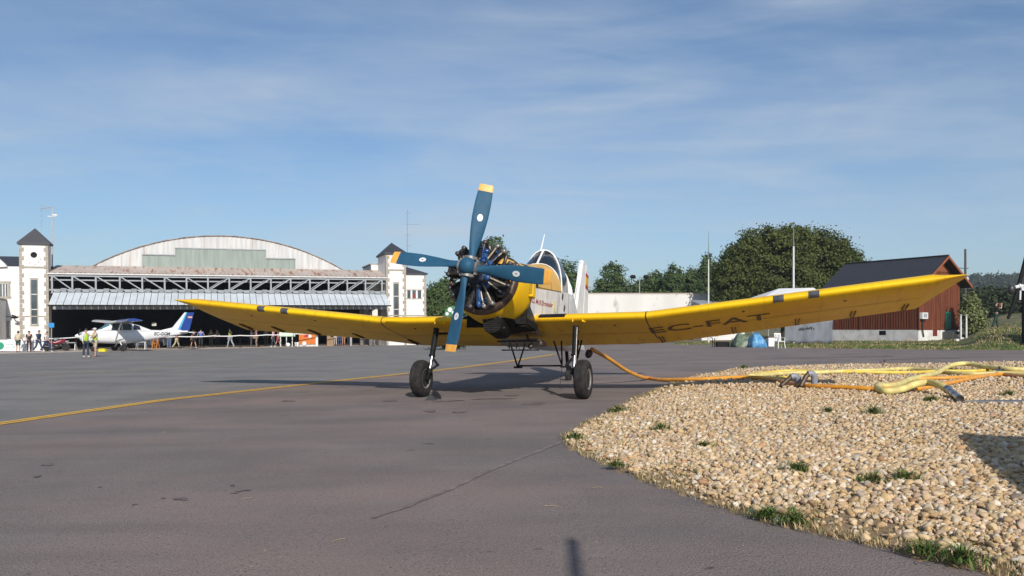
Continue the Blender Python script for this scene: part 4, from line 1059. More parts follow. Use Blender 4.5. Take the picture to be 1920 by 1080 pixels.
# roof-top aerials
def mast(name, px, y0, y1, Y, r, label, mat, parts=None):
    x = xat(px, Y); z0, z1 = zat(y1, Y), zat(y0, Y)
    t = empty(name, (x, Y, z0), label, 'mast')
    MB().tube([(0, 0, 0), (0, 0, z1 - z0)], r, 8).build('pole', mat, t)
    return t, z1 - z0
m_galv = M('galvanised_pole', (.45, .46, .47), .5, metal=.3, c2=(.35, .36, .37))
t, h = mast('aerial_mast', 98, 388, 500, 74, .06, 'thin roof mast with television aerial beside the left tower', m_galv)
y_ = MB(); zz = h - .05; y_.tube([(.1, 0, h), (-1.1, 0, h - .15)], .025, 5)
for k in range(6): y_.tube([(-.1 - .19 * k, -.05, h - .3 - .01 * k), (-.1 - .19 * k, .05, h + .25 - .02 * k)], .014, 4)
for k in range(4): y_.ell((-.98 + .02 * k, 0, h - .35 - .45 * k), (.07, .05, .06), 6, 4)
y_.tube([(-1.0, 0, h - .1), (-1.0, 0, h - 2.0)], .010, 4); y_.build('aerial', m_steel, t)
b_ = MB(); b_.box((0, 0, h - .85), (.8, .06, .05)); b_.ell((.22, 0, h - .75), (.26, .1, .10)); b_.build('crossarm', m_white, t)
t, h = mast('radio_mast', 764, 393, 512, 83, .045, 'thin dark radio mast behind the right tower', m_steel)
for k in range(5): MB().tube([(-.25, 0, h - .4 - 1.1 * k), ((1.2 if k == 1 else .35), 0, h - .4 - 1.1 * k)], .016, 4).build('crossarm', m_steel, t)

# ================================================================== RIGHT: wooden house
m_wood = M('red_brown_boarding', (0.165, 0.048, 0.022), 0.8, spec=.25, c2=(0.095, 0.030, 0.016), scale=1.6, detail=9, stretch=(4, 4, .3), lo=.35, hi=.6)
m_woodl = M('orange_boarding', (0.27, 0.085, 0.032), 0.8, c2=(0.19, 0.058, 0.025), scale=1.6, detail=9, stretch=(4, 4, .3))
m_plinth = M('whitewashed_plinth', (0.66, 0.65, 0.63), 0.85, c2=(0.50, 0.48, 0.45), scale=1.5, detail=9, lo=.35, hi=.6)
HY = 66.0; HXc = xat(1722, HY)
# plan: corner at the join of long side (to the left, going back) and gable end (to the right, going back)
long_dir = Vector((-0.5, 0.866, 0)).normalized()
gab_dir = Vector((0.866, 0.5, 0)).normalized()
HB = zat(637.5, HY)
house = empty('wooden_house', (HXc, HY, HB), 'red-brown boarded house on a white plinth with black metal roof', 'house', (0, 0, math.atan2(-long_dir.y, -long_dir.x)))
hr = Matrix.Rotation(-math.atan2(-long_dir.y, -long_dir.x), 3, 'Z')
def hx(px, along):        # distance along a wall for a photo column
    d = -long_dir if along == 'long' else gab_dir
    m = (px - 960) / F; return (m * HY - HXc) / (d.x - m * d.y)
LL = -hx(1556, 'long') ; WW = hx(1799, 'gab')
LL = max(7, min(LL, 16)); WW = max(3.5, min(WW, 12))
def hz(py, x, y):
    p = Vector((HXc, HY, 0)) + (-long_dir) * x + gab_dir * y; return zat(py, p.y) - HB
zpl = hz(618.5, 0, 0)
apx = WW / 2; OV = .55
zap = hz(480, OV, WW / 2); slope = .72
zev = zap - (WW / 2 + .55) * slope
MB().bb((-LL, 0, -.6), (0, WW, zpl)).build('plinth', m_plinth, house, smooth=0)
wl = MB(); wl.prism([(0, .02, zpl), (0, WW - .02, zpl), (0, WW - .02, zap - WW / 2 * slope - .1), (0, WW / 2, zap - .15), (0, .02, zap - WW / 2 * slope - .1)], (-LL + .02, 0, 0), (.04, 0, 0)); wl.build('wall', m_wood, house, smooth=0)
bd = MB(); k = 0
for i in range(int(LL / .24)): bd.bb((-i * .24 - .03, -.012, zpl), (-i * .24, .03, zap - WW / 2 * slope - .15))
for i in range(int(WW / .24)):
    y = i * .24; zt = zap - .2 - abs(y - WW / 2) * slope; bd.bb((.03, y, zpl), (.055, y + .03, zt))
bd.build('cover_strip', m_wood, house, smooth=0)
for a_, b_ in (((.03, -.04, zpl), (.09, .10, zap - WW / 2 * slope - .2)), ((.03, WW * .40, zpl), (.075, WW * .40 + .09, zap - 1.0)), ((-5.5, -.045, zpl), (-5.4, .02, zap - WW / 2 * slope - .2))): MB().bb(a_, b_).build('corner_board', m_wood, house, smooth=0)
zg0 = zap - WW / 2 * slope * .62
gp2 = MB(); gp2.prism([(0, WW * .5 - (zap - .25 - zg0) / slope, zg0), (0, WW * .5 + (zap - .25 - zg0) / slope, zg0), (0, WW * .5, zap - .25)], (.06, 0, 0), (.085, 0, 0)); gp2.build('gable_boarding', m_woodl, house, smooth=0)
rf = MB(); x0_, x1_ = -LL - .5, OV + .25
for sd in (0, 1):
    ye = -.55 if sd == 0 else WW + .55; zE = zev
    ym = WW / 2
    n = int((x1_ - x0_) / .21); rows = [[], []]
    for i in range(n * 4 + 1):
        x = x0_ + (x1_ - x0_) * i / (n * 4); o = .045 if i % 4 in (0,) else 0
        rows[0].append((x, ye, zE + o)); rows[1].append((x, ym, zap + o + .02))
    rf.grid(rows)
    rf.prism([(0, ye, zE - .015), (0, ym, zap + .005), (0, ym, zap - .10), (0, ye, zE - .12)], (x0_, 0, 0), (x1_, 0, 0))
rf.bb((x0_, WW / 2 - .14, zap + .03), (x1_, WW / 2 + .14, zap + .09))
m_roof = M('black_metal_roof', (0.018, 0.021, 0.030), 0.5, c2=(0.024, 0.027, 0.036), scale=2)
rf.build('roof', m_roof, house, smooth=0)
bg = MB()
for sd in (0, 1):
    ye = -.55 if sd == 0 else WW + .55
    bg.prism([(0, ye, zev + .01), (0, WW / 2, zap + .03), (0, WW / 2, zap - .2), (0, ye, zev - .22)], (x1_ + .005, 0, 0), (x1_ + .045, 0, 0))
bg.build('bargeboard', m_woodl, house, smooth=0)
# cellar window, red hatch, green door, steps, meter box
xw = hx(1655, 'long'); z1 = hz(620, xw, 0)
MB().bb((xw - .3, -.02, zpl - .42), (xw + .3, .05, zpl - .08)).build('cellar_window', m_black, house, smooth=0)
yh = hx(1753, 'gab'); dr_ = MB().bb((.0, yh - .28, hz(630, 0, yh)), (.03, yh + .28, zpl + .02)).build('hatch', getm('dark_red_paint', (.16, .02, .02), .6), house, smooth=0)
m_gdoor = M('green_door_paint', (0.02, 0.21, 0.13), .5, c2=(.015, .16, .1), scale=3)
yd = hx(1776, 'gab'); zd0, zd1 = hz(617, 0, yd), hz(584.5, 0, yd)
dw = .36
dd = MB().bb((.06, yd - dw, zd0), (.11, yd + dw, zd1)).build('door', m_gdoor, house, smooth=0)
MB().box((.13, yd - dw + .1, (zd0 + zd1) / 2), (.05, .12, .04)).build('door_handle', m_chrome, dd, smooth=0)
s = MB(); s.bb((.06, yd - .7, -.5), (.9, yd + .6, zpl - .15)); s.bb((.9, yd - .65, -.5), (1.3, yd + .55, zpl * .55)); s.bb((1.3, yd - .6, -.5), (1.7, yd + .5, zpl * .25)); s.build('door_step', getm('dark_stone_step', (.10, .10, .095), .9), house, smooth=0)
ym = hx(1728, 'gab'); z0, z1 = hz(598, 0, ym), hz(586, 0, ym)
mb_ = MB().bb((.05, ym - .38, z0), (.32, ym + .38, z1)).build('meter_box', getm('white_enamel', (.68, .68, .66), .5), house, smooth=0)
MB().bb((.325, ym - .2, z0 + .12), (.33, ym + .22, z1 - .1)).build('meter_window', m_steel, mb_, smooth=0)
s = MB(); s.bb((.05, ym - .2, z0 - .16), (.2, ym + .3, z0 - .04)); s.tube([(.12, ym - .05, z0 - .1), (.12, ym - .05, zpl), (.10, ym + .15, .25)], .05, 6); s.build('meter_pipe', m_grime, house)
# white wall and sheds across the middle
WY = 92.0
m_stainw = M('stained_white_wall', (0.68, 0.66, 0.63), .9, c2=(.60, .58, .55), scale=.5, detail=9, stretch=(1, 1, .5))
nt = m_stainw.node_tree; mix_layer(nt, nt.nodes['Principled BSDF'], noise_mask(nt, .9, .60, .72, (1, 1, .45), 9), (.36, .33, .29))
x0, x1 = xat(1000, WY), xat(1345, WY); zg = G(8, WY)
ww = empty('boundary_wall', (x0, WY, zg), 'long stained white wall behind the aircraft tail', 'wall')
MB().bb((0, 0, -1), (x1 - x0, .4, zat(551, WY) - zg)).build('wall', m_stainw, ww, smooth=0)
MB().bb((-.05, -.06, zat(551, WY) - zg), (x1 - x0 + .05, .46, zat(551, WY) - zg + .10)).build('coping', m_conc, ww, smooth=0)
SY = 84.0; x0 = xat(1312, SY); x1 = xat(1400, SY); zg = G(x0, SY)
sh = empty('low_shed', (x0, SY, zg), 'low shed with pale grey sloping roof under the big oak', 'shed')
MB().bb((.2, 0, -.5), (x1 - x0 - .2, 4, zat(573, SY) - zg)).build('wall', m_stainw, sh, smooth=0)
MB().prism([(0, -.3, zat(572, SY) - zg), (0, -.3, zat(570, SY) - zg), (0, 4.3, zat(560, SY) - zg), (0, 4.3, zat(562, SY) - zg)], (0, 0, 0), (x1 - x0, 0, 0)).build('roof', m_galv, sh, smooth=0)
# parked car roof seen over the wing
CY = 70.0; xc = xat(1163, CY); zg = G(xc, CY)
car = empty('parked_car', (xc, CY, zg), 'pale parked car whose dark blue roof shows just above the wing', 'car')
c_ = MB(); sec = lambda x, w, z0, z1: [Vector((x, -w, z0)), Vector((x, w, z0)), Vector((x, w * .96, z1 * .9)), Vector((x, w * .85, z1)), Vector((x, -w * .85, z1)), Vector((x, -w * .96, z1 * .9))]
c_.rings([sec(-2.1, .75, .3, .75), sec(-1.9, .85, .25, .95), sec(1.2, .87, .25, 1.0), sec(2.1, .8, .3, .72)]); c_.build('car_body', getm('pale_blue_car_paint', (.4, .46, .52), .3, coat=.5), car)
c_ = MB(); c_.rings([sec(-1.7, .72, .95, 1.0), sec(-1.2, .66, .95, 1.5), sec(.2, .66, .95, 1.52), sec(1.1, .72, .95, 1.02)]); c_.build('cabin', m_glass, car)
c_ = MB(); c_.bb((-1.2, -.55, 1.49), (.25, .55, 1.56)); c_.build('car_roof', getm('dark_blue_car_paint', (.03, .08, .2), .3), car)
for sx in (-1.35, 1.35):
    for sy in (-.8, .8): MB().lathe([(-.1, .2), (-.1, .32), (.1, .32), (.1, .2)], (sx, sy, .32), (0, 1, 0), 16).build('wheel', m_rubber, car)

# marquee with grey side curtain
TY = 60.0; tx0, tx1 = xat(1436, TY), xat(1545, TY); zg = G((tx0 + tx1) / 2, TY)
tn = empty('marquee_tent', (tx0, TY, zg), 'white-roofed marquee with a long grey side curtain', 'tent')
W_ = tx1 - tx0; ze = zat(556, TY) - zg; za = zat(541, TY + 2) - zg
m_tentw = M('white_tent_fabric', (.74, .74, .74), .7, c2=(.66, .66, .66), scale=1)
m_curt = M('grey_curtain_fabric', (.165, .18, .205), .7, c2=(.13, .142, .165), scale=.8, detail=6, stretch=(1, 1, .4))
r = MB(); A = [Vector((-.1, -.1, ze)), Vector((W_ + .1, -.1, ze)), Vector((W_ + .1, 4.1, ze)), Vector((-.1, 4.1, ze))]; B = [Vector((W_ * .38, 2, za)), Vector((W_ * .98, 1.8, za + .05)), Vector((W_ * .98, 2.2, za + .05)), Vector((W_ * .38, 2.1, za))]
r.rings([[p - Vector((0, 0, .25)) for p in A], A, B]); r.build('tent_roof', m_tentw, tn, smooth=0)
x2 = xat(1560, TY) - tx0; xs0 = xat(1470, TY) - tx0
rows = []
for j in range(9):
    z = lerp(.12, zat(600, TY) - zg, j / 8); rows.append([(lerp(xs0, x2, i / 40), -.12 + .07 * sin(i * .55 + .4 * sin(j)) + (.10 * (1 - j / 8) * sin(i * .22)), z + (.05 * sin(i * .3) if j == 0 else 0)) for i in range(41)])
cur = MB().grid(rows).build('side_curtain', m_curt, tn); md = cur.modifiers.new('thick', 'SOLIDIFY'); md.thickness = .02
t_ = MB(); rt = random.Random(4); xa = xat(1497, TY) - tx0; zz_ = zat(616.5, TY) - zg; xx_ = xa
while xx_ < xa + 1.05:                      # faded print, too worn to read
    wv = rt.uniform(.05, .10); t_.box((xx_ + wv / 2, -.245, zz_ + rt.uniform(-.01, .05)), (wv, .004, rt.uniform(.10, .24)), (0, rt.uniform(-.3, .3), 0)); xx_ += wv + rt.choice((.015, .02, .10))
t_.build('faded_print', getm('dark_print', (.02, .02, .025), .7), cur, smooth=0)
for px_ in (1441, 1487, 1540):
    x = xat(px_, TY) - tx0
    for yy in (.05, 3.9): MB().tube([(x, yy, 0), (x, yy, ze)], .035, 8).build('tent_pole', m_galv, tn)
# things below the wing beside the marquee
def chair(px, pyb, Y, label, rz):
    x = xat(px, Y); z = G(x, Y); t = empty('garden_chair', (x, Y, z), label, 'chair', (0, 0, rz))
    m_pl = getm('white_plastic', (.74, .74, .73), .4, c2=(.68, .68, .67))
    MB().box((0, 0, .43), (.46, .44, .035)).build('seat', m_pl, t, smooth=0)
    b_ = MB()
    for k in range(5): b_.box((-.19 + .095 * k, .22 + .02, .68), (.055, .025, .46), (-.15, 0, 0))
    b_.box((0, .285, .90), (.46, .03, .07), (-.15, 0, 0)); b_.build('backrest', m_pl, t, smooth=0)
    for sx in (-1, 1):
        for sy in (-1, 1): MB().tube([(.20 * sx, .19 * sy, .42), (.24 * sx, .24 * sy, 0)], [.03, .022], 8).build('leg', m_pl, t)
        MB().beam((.24 * sx, -.20, .64), (.24 * sx, .24, .66), .05, .03).build('armrest', m_pl, t, smooth=0); 
        MB().tube([(.24 * sx, -.19, .64), (.22 * sx, -.20, .42)], .02, 6).build('arm_post', m_pl, t)
    return t
chair(1462, 640, 50.5, 'white plastic garden chair in front of the grey curtain', R(12))
def heap(name, px0, px1, yt, Y, depth, mat, label, cat, seed):
    x0, x1 = xat(px0, Y), xat(px1, Y); z = G(x0, Y); h = zat(yt, Y) - z; t = random.Random(seed); w = x1 - x0
    rows = []
    NX, NY = 22, 12
    for j in range(NY + 1):
        v_ = j / NY; rw = []
        for i in range(NX + 1):
            u = i / NX; e_ = min(1, 4.5 * min(u, 1 - u)) ** .5 * min(1, 3.5 * min(v_, 1 - v_)) ** .5
            rw.append((u * w, v_ * depth, max(0, h * e_ * (.88 + .16 * sin(u * 13 + seed) * cos(v_ * 7 + u * 5)))))
        rows.append(rw)
    o = MB().grid(rows).build(name, mat, None, smooth=60); o.location = (x0, Y, z); md = o.modifiers.new('thick', 'SOLIDIFY'); md.thickness = .015
    return tag(o, label, cat)
heap('blue_tarpaulin', 1411, 1440, 625, 53, 1.6, M('blue_tarpaulin_fabric', (.06, .22, .44), .5, c2=(.12, .32, .52), scale=4, lo=.45, hi=.55), 'shiny blue tarpaulin thrown over gear beside the chair', 'tarpaulin', 1)
m_camo = M('camouflage_cloth', (.16, .20, .13), .8, c2=(.09, .13, .09), scale=3.5, lo=.48, hi=.52); nt = m_camo.node_tree; mix_layer(nt, nt.nodes['Principled BSDF'], noise_mask(nt, 3, .56, .6), (.30, .33, .26))
heap('camouflage_sheet', 1380, 1413, 625.5, 54, 1.6, m_camo, 'green camouflage sheet over a heap left of the blue tarpaulin', 'sheet', 2)
x = xat(1357, 56); z = G(x, 56); t = empty('folding_table', (x, 56, z), 'dark folding table low beside the camouflage sheet', 'table')
MB().bb((-.85, -.35, .60), (.75, .35, .65)).build('tabletop', m_tentw, t, smooth=0)
for sx in (-.7, .65):
    for sy in (-.28, .28): MB().tube([(sx, sy, .6), (sx, sy, 0)], .025, 6).build('leg', m_black, t)
bx = MB().bb((-.5, -.32, .0), (.3, .3, .35)).build('storage_box', m_black, None, smooth=0); bx.location = (x, 56, z); tag(bx, 'black storage box under the folding table', 'box')
x = xat(1445, 53.5); z = G(x, 53.5); bxx = empty('cool_box', (x, 53.5, z), 'white and brown cool box standing left of the garden chair', 'cool box')
MB().bb((-.2, -.2, .05), (.2, .2, .62)).build('box_body', m_tentw, bxx, smooth=0); MB().bb((-.21, -.21, .62), (.21, .21, .72)).build('box_lid', getm('brown_lid', (.12, .06, .05), .6), bxx, smooth=0)

# poles
def pole(name, px, y0, Y, r0, r1, label, mats, cat='mast', split=None):
    x = xat(px, Y); z = G(x, Y); h = zat(y0, Y) - z; t = empty(name, (x, Y, z), label, cat)
    if split:
        hs = zat(split, Y) - z
        MB().tube([(0, 0, 0), (0, 0, hs)], [r0, (r0 + r1) / 2], 10).build('lower_pole', mats[0], t); MB().tube([(0, 0, hs), (0, 0, h)], [(r0 + r1) / 2 * .8, r1], 8).build('upper_pole', mats[1], t)
    else: MB().tube([(0, 0, 0), (0, 0, h)], [r0, r1], 10).build('pole', mats[0], t)
    return t, h
m_polew = getm('white_pole_paint', (.66, .66, .64), .5)
m_poleg = getm('green_grey_pole', (.16, .21, .19), .5)
pole('flagpole', 1488, 421, 64, .10, .03, 'tall mast, white below and grey-green above, in front of the big oak', (m_polew, m_poleg), 'mast', 462)
pole('flagpole', 1328.5, 433, 72, .09, .012, 'slender white mast with whip top at the left side of the big oak', (m_polew, m_poleg), 'mast', 487)
t, h = pole('utility_pole', 1810, 467, 80, .13, .10, 'dark wooden utility pole rising behind the house gable', (getm('weathered_pole_wood', (.09, .075, .06), .9),), 'pole')
MB().beam((-1.6, 0, zat(503, 80) - t.location.z), (.3, 0, zat(503, 80) - t.location.z), .07, .07).build('crossarm', getm('weathered_pole_wood', (.09, .075, .06), .9), t, smooth=0)
MB().ell((.12, -.1, zat(524, 80) - t.location.z), (.18, .18, .3)).build('transformer', m_galv, t)
t, h = pole('floodlight_pole', 1199, 519, 112, .09, .07, 'distant pole with two dark lamp heads among the trees', (m_steel,), 'lamp')
MB().beam((-.95, 0, h - .1), (.95, 0, h - .3), .06, .06).build('crossarm', m_steel, t, smooth=0)
for sx in (-.9, .9): MB().ell((sx, 0, h + .0), (.42, .3, .3), 8, 6).build('lamp_head', m_black, t)
for px_, y0, lab in ((1801.5, 592, 'left white post of the little fence beside the house'), (1812, 592, 'right white post of the little fence beside the house')):
    x = xat(px_, 62); z = G(x, 62)
    o = empty('fence_post', (x, 62, z), lab, 'post', group='white posts beside the house'); hh = zat(y0, 62) - z
    MB().tube([(0, 0, -.1), (0, 0, hh)], [.075, .06], 8).build('post', m_polew, o); MB().lathe([(0, .09), (.06, .09), (.12, .02)], (0, 0, hh), (0, 0, 1), 8).build('post_cap', m_galv, o)
for i, (px_, py_) in enumerate(((1795, 640), (1804, 637))):
    p = gp(px_, py_); o = MB().ell((0, 0, .08), (.16, .12, .12), 8, 6).build('pale_stone', m_plinth); o.location = p; tag(o, ('left' if i == 0 else 'right') + ' one of two pale stones in the grass by the house steps', 'stone', 'pale stones by the house')

# dark filling gantry at the right edge, with hose and white coupling
GY = 44.0; x = xat(1918, GY); z = Gb(x, GY)
gan = empty('filling_gantry', (x, GY, z), 'dark leaning steel gantry with hanging black hose and white coupling at the right edge', 'gantry')
g_ = MB(); zj = zat(545, GY) - z
g_.tube([(.12, 0, -.2), (.10, 0, zj + .2)], .16, 10); g_.tube([(-.30, 0, zj), (.35, 0, zat(462, GY) - z)], [.10, .13], 8); g_.tube([(.35, 0, zat(462, GY) - z), (1.5, .3, zat(430, GY) - z)], .12, 8)
g_.prism([(-.05, 0, zj - .6), (.35, 0, zat(470, GY) - z), (1.2, 0, zat(470, GY) - z), (1.2, 0, zj - .6)], (0, -.08, 0), (0, .08, 0)); g_.build('frame', m_black, gan, smooth=30)
h_ = MB().tube(catmull([(-.30, 0, zj), (-.45, 0, zj - .55), (-.68, 0, zj - 1.2), (-.82, 0, zat(598, GY) - z)], 6), [.13] * 7 + [.11] * 6 + [.08] * 5 + [.045], 8).build('filling_hose', m_black, gan)
c_ = MB(); c_.lathe([(-.22, .05), (-.2, .09), (.0, .09), (.02, .13), (.1, .13), (.12, .06), (.24, .06)], (-.30, -.12, zj + .22), (1, 0, .25), 12); c_.lathe([(0, .07), (.2, .07), (.22, .1), (.28, .1)], (-.12, -.14, zj + .0), (0, 0, 1), 10); c_.tube([(-.2, -.1, zj), (-.22, -.1, zj - .5)], .05, 6); c_.build('white_coupling', m_tentw, gan)
MB().ell((-.62, 0, zj + .05), (.2, .16, .28)).build('valve_body', m_grime, gan)

# unseen trailer shapes added outside the right of the view to throw shade in
def trailer(name, loc, rz, L, Wd, Hh, label, mat, leg=.5):
    t = empty(name, loc, label, 'trailer', (0, 0, rz))
    b_ = MB().bb((-L / 2, -Wd / 2, leg), (L / 2, Wd / 2, Hh)).build('caster_body', mat, t, smooth=0); md = b_.modifiers.new('bevel', 'BEVEL'); md.width = .06; md.segments = 3
    MB().bb((-L / 2 + .1, -Wd / 2 + .2, leg - .15), (L / 2 + 1.2, -Wd / 2 + .3, leg - .01)).bb((-L / 2 + .1, Wd / 2 - .3, leg - .15), (L / 2 + 1.2, Wd / 2 - .2, leg - .01)).build('chassis', m_black, t, smooth=0)
    for sx in (-.6, .6):
        for sy in (-1, 1): MB().lathe([(-.1, .2), (-.1, leg * .8), (.1, leg * .8), (.1, .2)], (sx, sy * (Wd / 2 - .15), leg * .8), (0, 1, 0), 18).build('wheel', m_rubber, t)
    return t

trailer('gravel_shade_box', (6.30, 3.30, Gb(6.3, 3) + .0), R(71 + 180), 4.0, 2.0, 2.42, 'unseen white box on wheels right of the camera, added to shade the gravel', m_white)
trailer('grass_shade_box', (29.9, 39.2, Gb(29, 39)), R(80 + 180), 5.5, 2.2, 3.6, 'unseen grey box on wheels beyond the right edge, added to shade the grass', m_galv, .6)
lp = empty('shadow_pole', (1.98, -4.4, Gb(2, -4)), 'unseen pole with a long arm behind the camera, added to cast a shadow strip', 'lamp')  # unseen pole and arm added only for the narrow shadow on the asphalt
MB().tube([(0, 0, 0), (0, 0, 4.32)], [.07, .06], 10).build('pole', m_galv, lp)
MB().tube([(0, .02, 4.2), (.12, 2.66, 4.2)], [.036, .036], 10).build('arm', m_galv, lp)

# ================================================================== PEOPLE
def skin_mesh(pts, edges, rad, sub=1):
    me = bpy.data.meshes.new('figure'); me.from_pydata(pts, edges, [])
    ob = bpy.data.objects.new('figure', me)
    md = ob.modifiers.new('skin', 'SKIN'); md.use_smooth_shade = True
    for i, r in enumerate(rad):
        sv = me.skin_vertices[0].data[i]; sv.radius = (r, r) if not isinstance(r, tuple) else r; sv.use_root = (i == 0)
    if sub: s2 = ob.modifiers.new('sub', 'SUBSURF'); s2.levels = sub
    m2 = evaluated(ob)
    v = [tuple(q.co) for q in m2.vertices]; f = [tuple(p.vertices) for p in m2.polygons]
    bpy.data.objects.remove(ob); bpy.data.meshes.remove(me); bpy.data.meshes.remove(m2)
    return v, f
SKIN = M('skin_tone', (.50, .29, .20), .55, c2=(.44, .25, .17), scale=8)
def person(loc, rz, h, label, shirt, trousers, hair=(.03, .022, .016), sleeves='short', shorts=False, stride=(0, 0), knees=(3, 3), arms=((4, 8, 12), (4, 8, 12)), vest=None, cap=None, shoe=(.05, .045, .04), group='people in front of the hangar', lean=0.0, extra=None):
    s = h / 1.75; t = empty('person', loc, label, 'person', (0, 0, rz), group)
    hips = []; low = 9
    for sd, sw, kn in ((1, stride[0], knees[0]), (-1, stride[1], knees[1])):
        hp = Vector((0, .095 * sd, .92)); a = R(sw); k_ = hp + Vector((sin(a), .015 * sd, -cos(a))) * .43
        b_ = a - R(kn); an = k_ + Vector((sin(b_), .01 * sd, -cos(b_))) * .42; hips.append((hp, k_, an)); low = min(low, an.z)
    dz = .075 - low
    L = R(lean)
    def tor(x, y, z): zz = z - .95; return Vector((x + zz * sin(L), y, .95 + zz * cos(L) + dz))
    hips = [[p + Vector((0, 0, dz)) for p in q] for q in hips]
    pel, wst, che, nk = tor(0, 0, .97), tor(.01, 0, 1.12), tor(.01, 0, 1.34), tor(.0, 0, 1.49)
    hd0, hd1, hd2 = tor(.015, 0, 1.56), tor(.022, 0, 1.64), tor(.012, 0, 1.715)
    arm = []
    for sd, (a, o, b_) in ((1, arms[0]), (-1, arms[1])):
        shp = tor(0, .175 * sd, 1.425); A, O, B = R(a), R(o), R(b_)
        e_ = shp + Vector((sin(A) * cos(O), sd * sin(O), -cos(A) * cos(O))) * .29
        O2 = O * (.6 if b_ < 60 else -.7)
        d2 = Vector((sin(A + B) * cos(O2), sd * sin(O2), -cos(A + B) * cos(O2)))
        w_ = e_ + d2 * .25; hn = w_ + d2 * .075; arm.append((shp, e_, w_, hn, d2))
    pts = [pel, wst, che, nk, hd0, hd1, hd2]; rad = [(.145, .11), (.135, .10), (.15, .105), .055, .07, (.082, .098), .06]
    ed = [(0, 1), (1, 2), (2, 3), (3, 4), (4, 5), (5, 6)]
    def chain(start, ps, rs):
        i0 = start
        for p, r in zip(ps, rs): pts.append(p); rad.append(r); ed.append((i0, len(pts) - 1)); i0 = len(pts) - 1
    for (hp, k_, an) in hips: chain(0, (hp, k_, an, an + Vector((.10, 0, -.035))), (.085, .058, .04, .035))
    for (shp, e_, w_, hn, d2) in arm: chain(2, (shp, e_, w_, hn), (.06, .043, .032, (.038, .022)))
    v, f = skin_mesh([tuple(p * s) for p in pts], ed, [tuple(q * s for q in r) if isinstance(r, tuple) else r * s for r in rad])
    m_ = MB(); m_.add(v, f)
    m_.tube([hd1 * s + Vector((.09, 0, 0)) * s, hd1 * s + Vector((.118, 0, -.02)) * s], [.012 * s, .016 * s], 6)
    for sd in (1, -1):
        m_.ell((hd1 + Vector((.0, .092 * sd, -.005))) * s, (.018 * s, .010 * s, .03 * s), 6, 5)
    for (shp, e_, w_, hn, d2) in arm:
        q = d2.cross(Vector((0, 1, 0)));  q = q.normalized() if q.length > .01 else Vector((1, 0, 0))
        for k in range(4):
            b0 = hn + q * (-.027 + .018 * k); l = (.065, .075, .07, .055)[k]
            m_.tube([b0 * s, (b0 + d2 * l * .5 + Vector((.004, 0, 0))) * s, (b0 + d2 * l + Vector((.014, 0, 0))) * s], [.010 * s, .009 * s, .007 * s], 5)
        m_.tube([(hn - d2 * .04 + q * .03) * s, (hn + q * .06) * s], [.011 * s, .008 * s], 5)
    m_.build('body', SKIN, t, smooth=80)
    # shirt
    pts = [tor(0, 0, .93), wst, che, tor(0, 0, 1.455)]; rad = [(.165, .13), (.155, .122), (.17, .125), (.085, .08)]; ed = [(0, 1), (1, 2), (2, 3)]
    for (shp, e_, w_, hn, d2) in arm:
        if sleeves == 'short': chain(2, (shp, shp.lerp(e_, .72)), (.078, .066))
        elif sleeves == 'long': chain(2, (shp, e_, w_.lerp(e_, .06)), (.078, .060, .046))
        else: chain(2, (shp,), (.07,))
    v, f = skin_mesh([tuple(p * s) for p in pts], ed, [tuple(q * s for q in r) if isinstance(r, tuple) else r * s for r in rad])
    m_ = MB(); m_.add(v, f); m_.build('shirt', flat(shirt), t, smooth=80)
    if vest:
        v, f = skin_mesh([tuple(p * s) for p in (tor(0, 0, .88), wst, che, tor(0, 0, 1.45))], [(0, 1), (1, 2), (2, 3)], [tuple(q * s for q in r) for r in ((.185, .15), (.178, .145), (.19, .150), (.12, .10))])
        m_ = MB(); m_.add(v, f); m_.build('safety_vest', flat(vest), t, smooth=80)
    pts = [pel]; rad = [(.15, .125)]; ed = []
    for (hp, k_, an) in hips:
        if shorts: chain(0, (hp, hp.lerp(k_, .9)), (.105, .088))
        else: chain(0, (hp, k_, an + Vector((0, 0, .01))), (.10, .075, .062))
    v, f = skin_mesh([tuple(p * s) for p in pts], ed, [tuple(q * s for q in r) if isinstance(r, tuple) else r * s for r in rad])
    m_ = MB(); m_.add(v, f); m_.build('shorts' if shorts else 'trousers', flat(trousers), t, smooth=80)
    for (hp, k_, an) in hips:
        q = MB(); q.ell((an + Vector((.055, 0, -.035))) * s, (.135 * s, .05 * s, .045 * s), 10, 6); q.build('shoe', flat(shoe), t, smooth=80)
    c = hd1 * s; q = MB()
    rows = []
    for i in range(7):
        ph = pi * .5 * i / 6.0
        rows.append([Vector((c.x - .012 * s + .112 * s * cos(ph) * cos(b_) * (1 if cos(b_) < 0.2 else .93), c.y + .100 * s * cos(ph) * sin(b_), c.z + .028 * s - (.06 * s * (1 if cos(b_) < .1 else 0) * cos(ph)) + .098 * s * sin(ph))) for b_ in [2 * pi * k / 14 for k in range(14)]])
    q.rings(rows, False, True); q.build('hair', flat(hair), t, smooth=80)
    if cap:
        q = MB(); q.ell(c + Vector((0, 0, .05)) * s, (.118 * s, .108 * s, .085 * s), 12, 8); q.ell(c + Vector((.12, 0, .045)) * s, (.085 * s, .08 * s, .012 * s), 10, 5); q.build('cap', flat(cap), t, smooth=80)
    if extra: extra(t, s, arm, che)
    return t
def pl(px, Y): x = xat(px, Y); return (x, Y, G(x, Y) + .01)
def bag(col):
    def f(t, s, arm, che):
        q = MB(); q.ell((che + Vector((-.17, .02, -.10))) * s, (.09 * s, .14 * s, .2 * s), 10, 8); q.build('backpack', flat(col), t, smooth=80)
    return f
UP = R(90); 
person(pl(34, 64.6), R(100), 1.68, 'person in cream T-shirt and dark green shorts standing before the white banner', (.58, .50, .34), (.02, .05, .035), shorts=True, arms=((10, 18, 40), (10, 14, 30)))
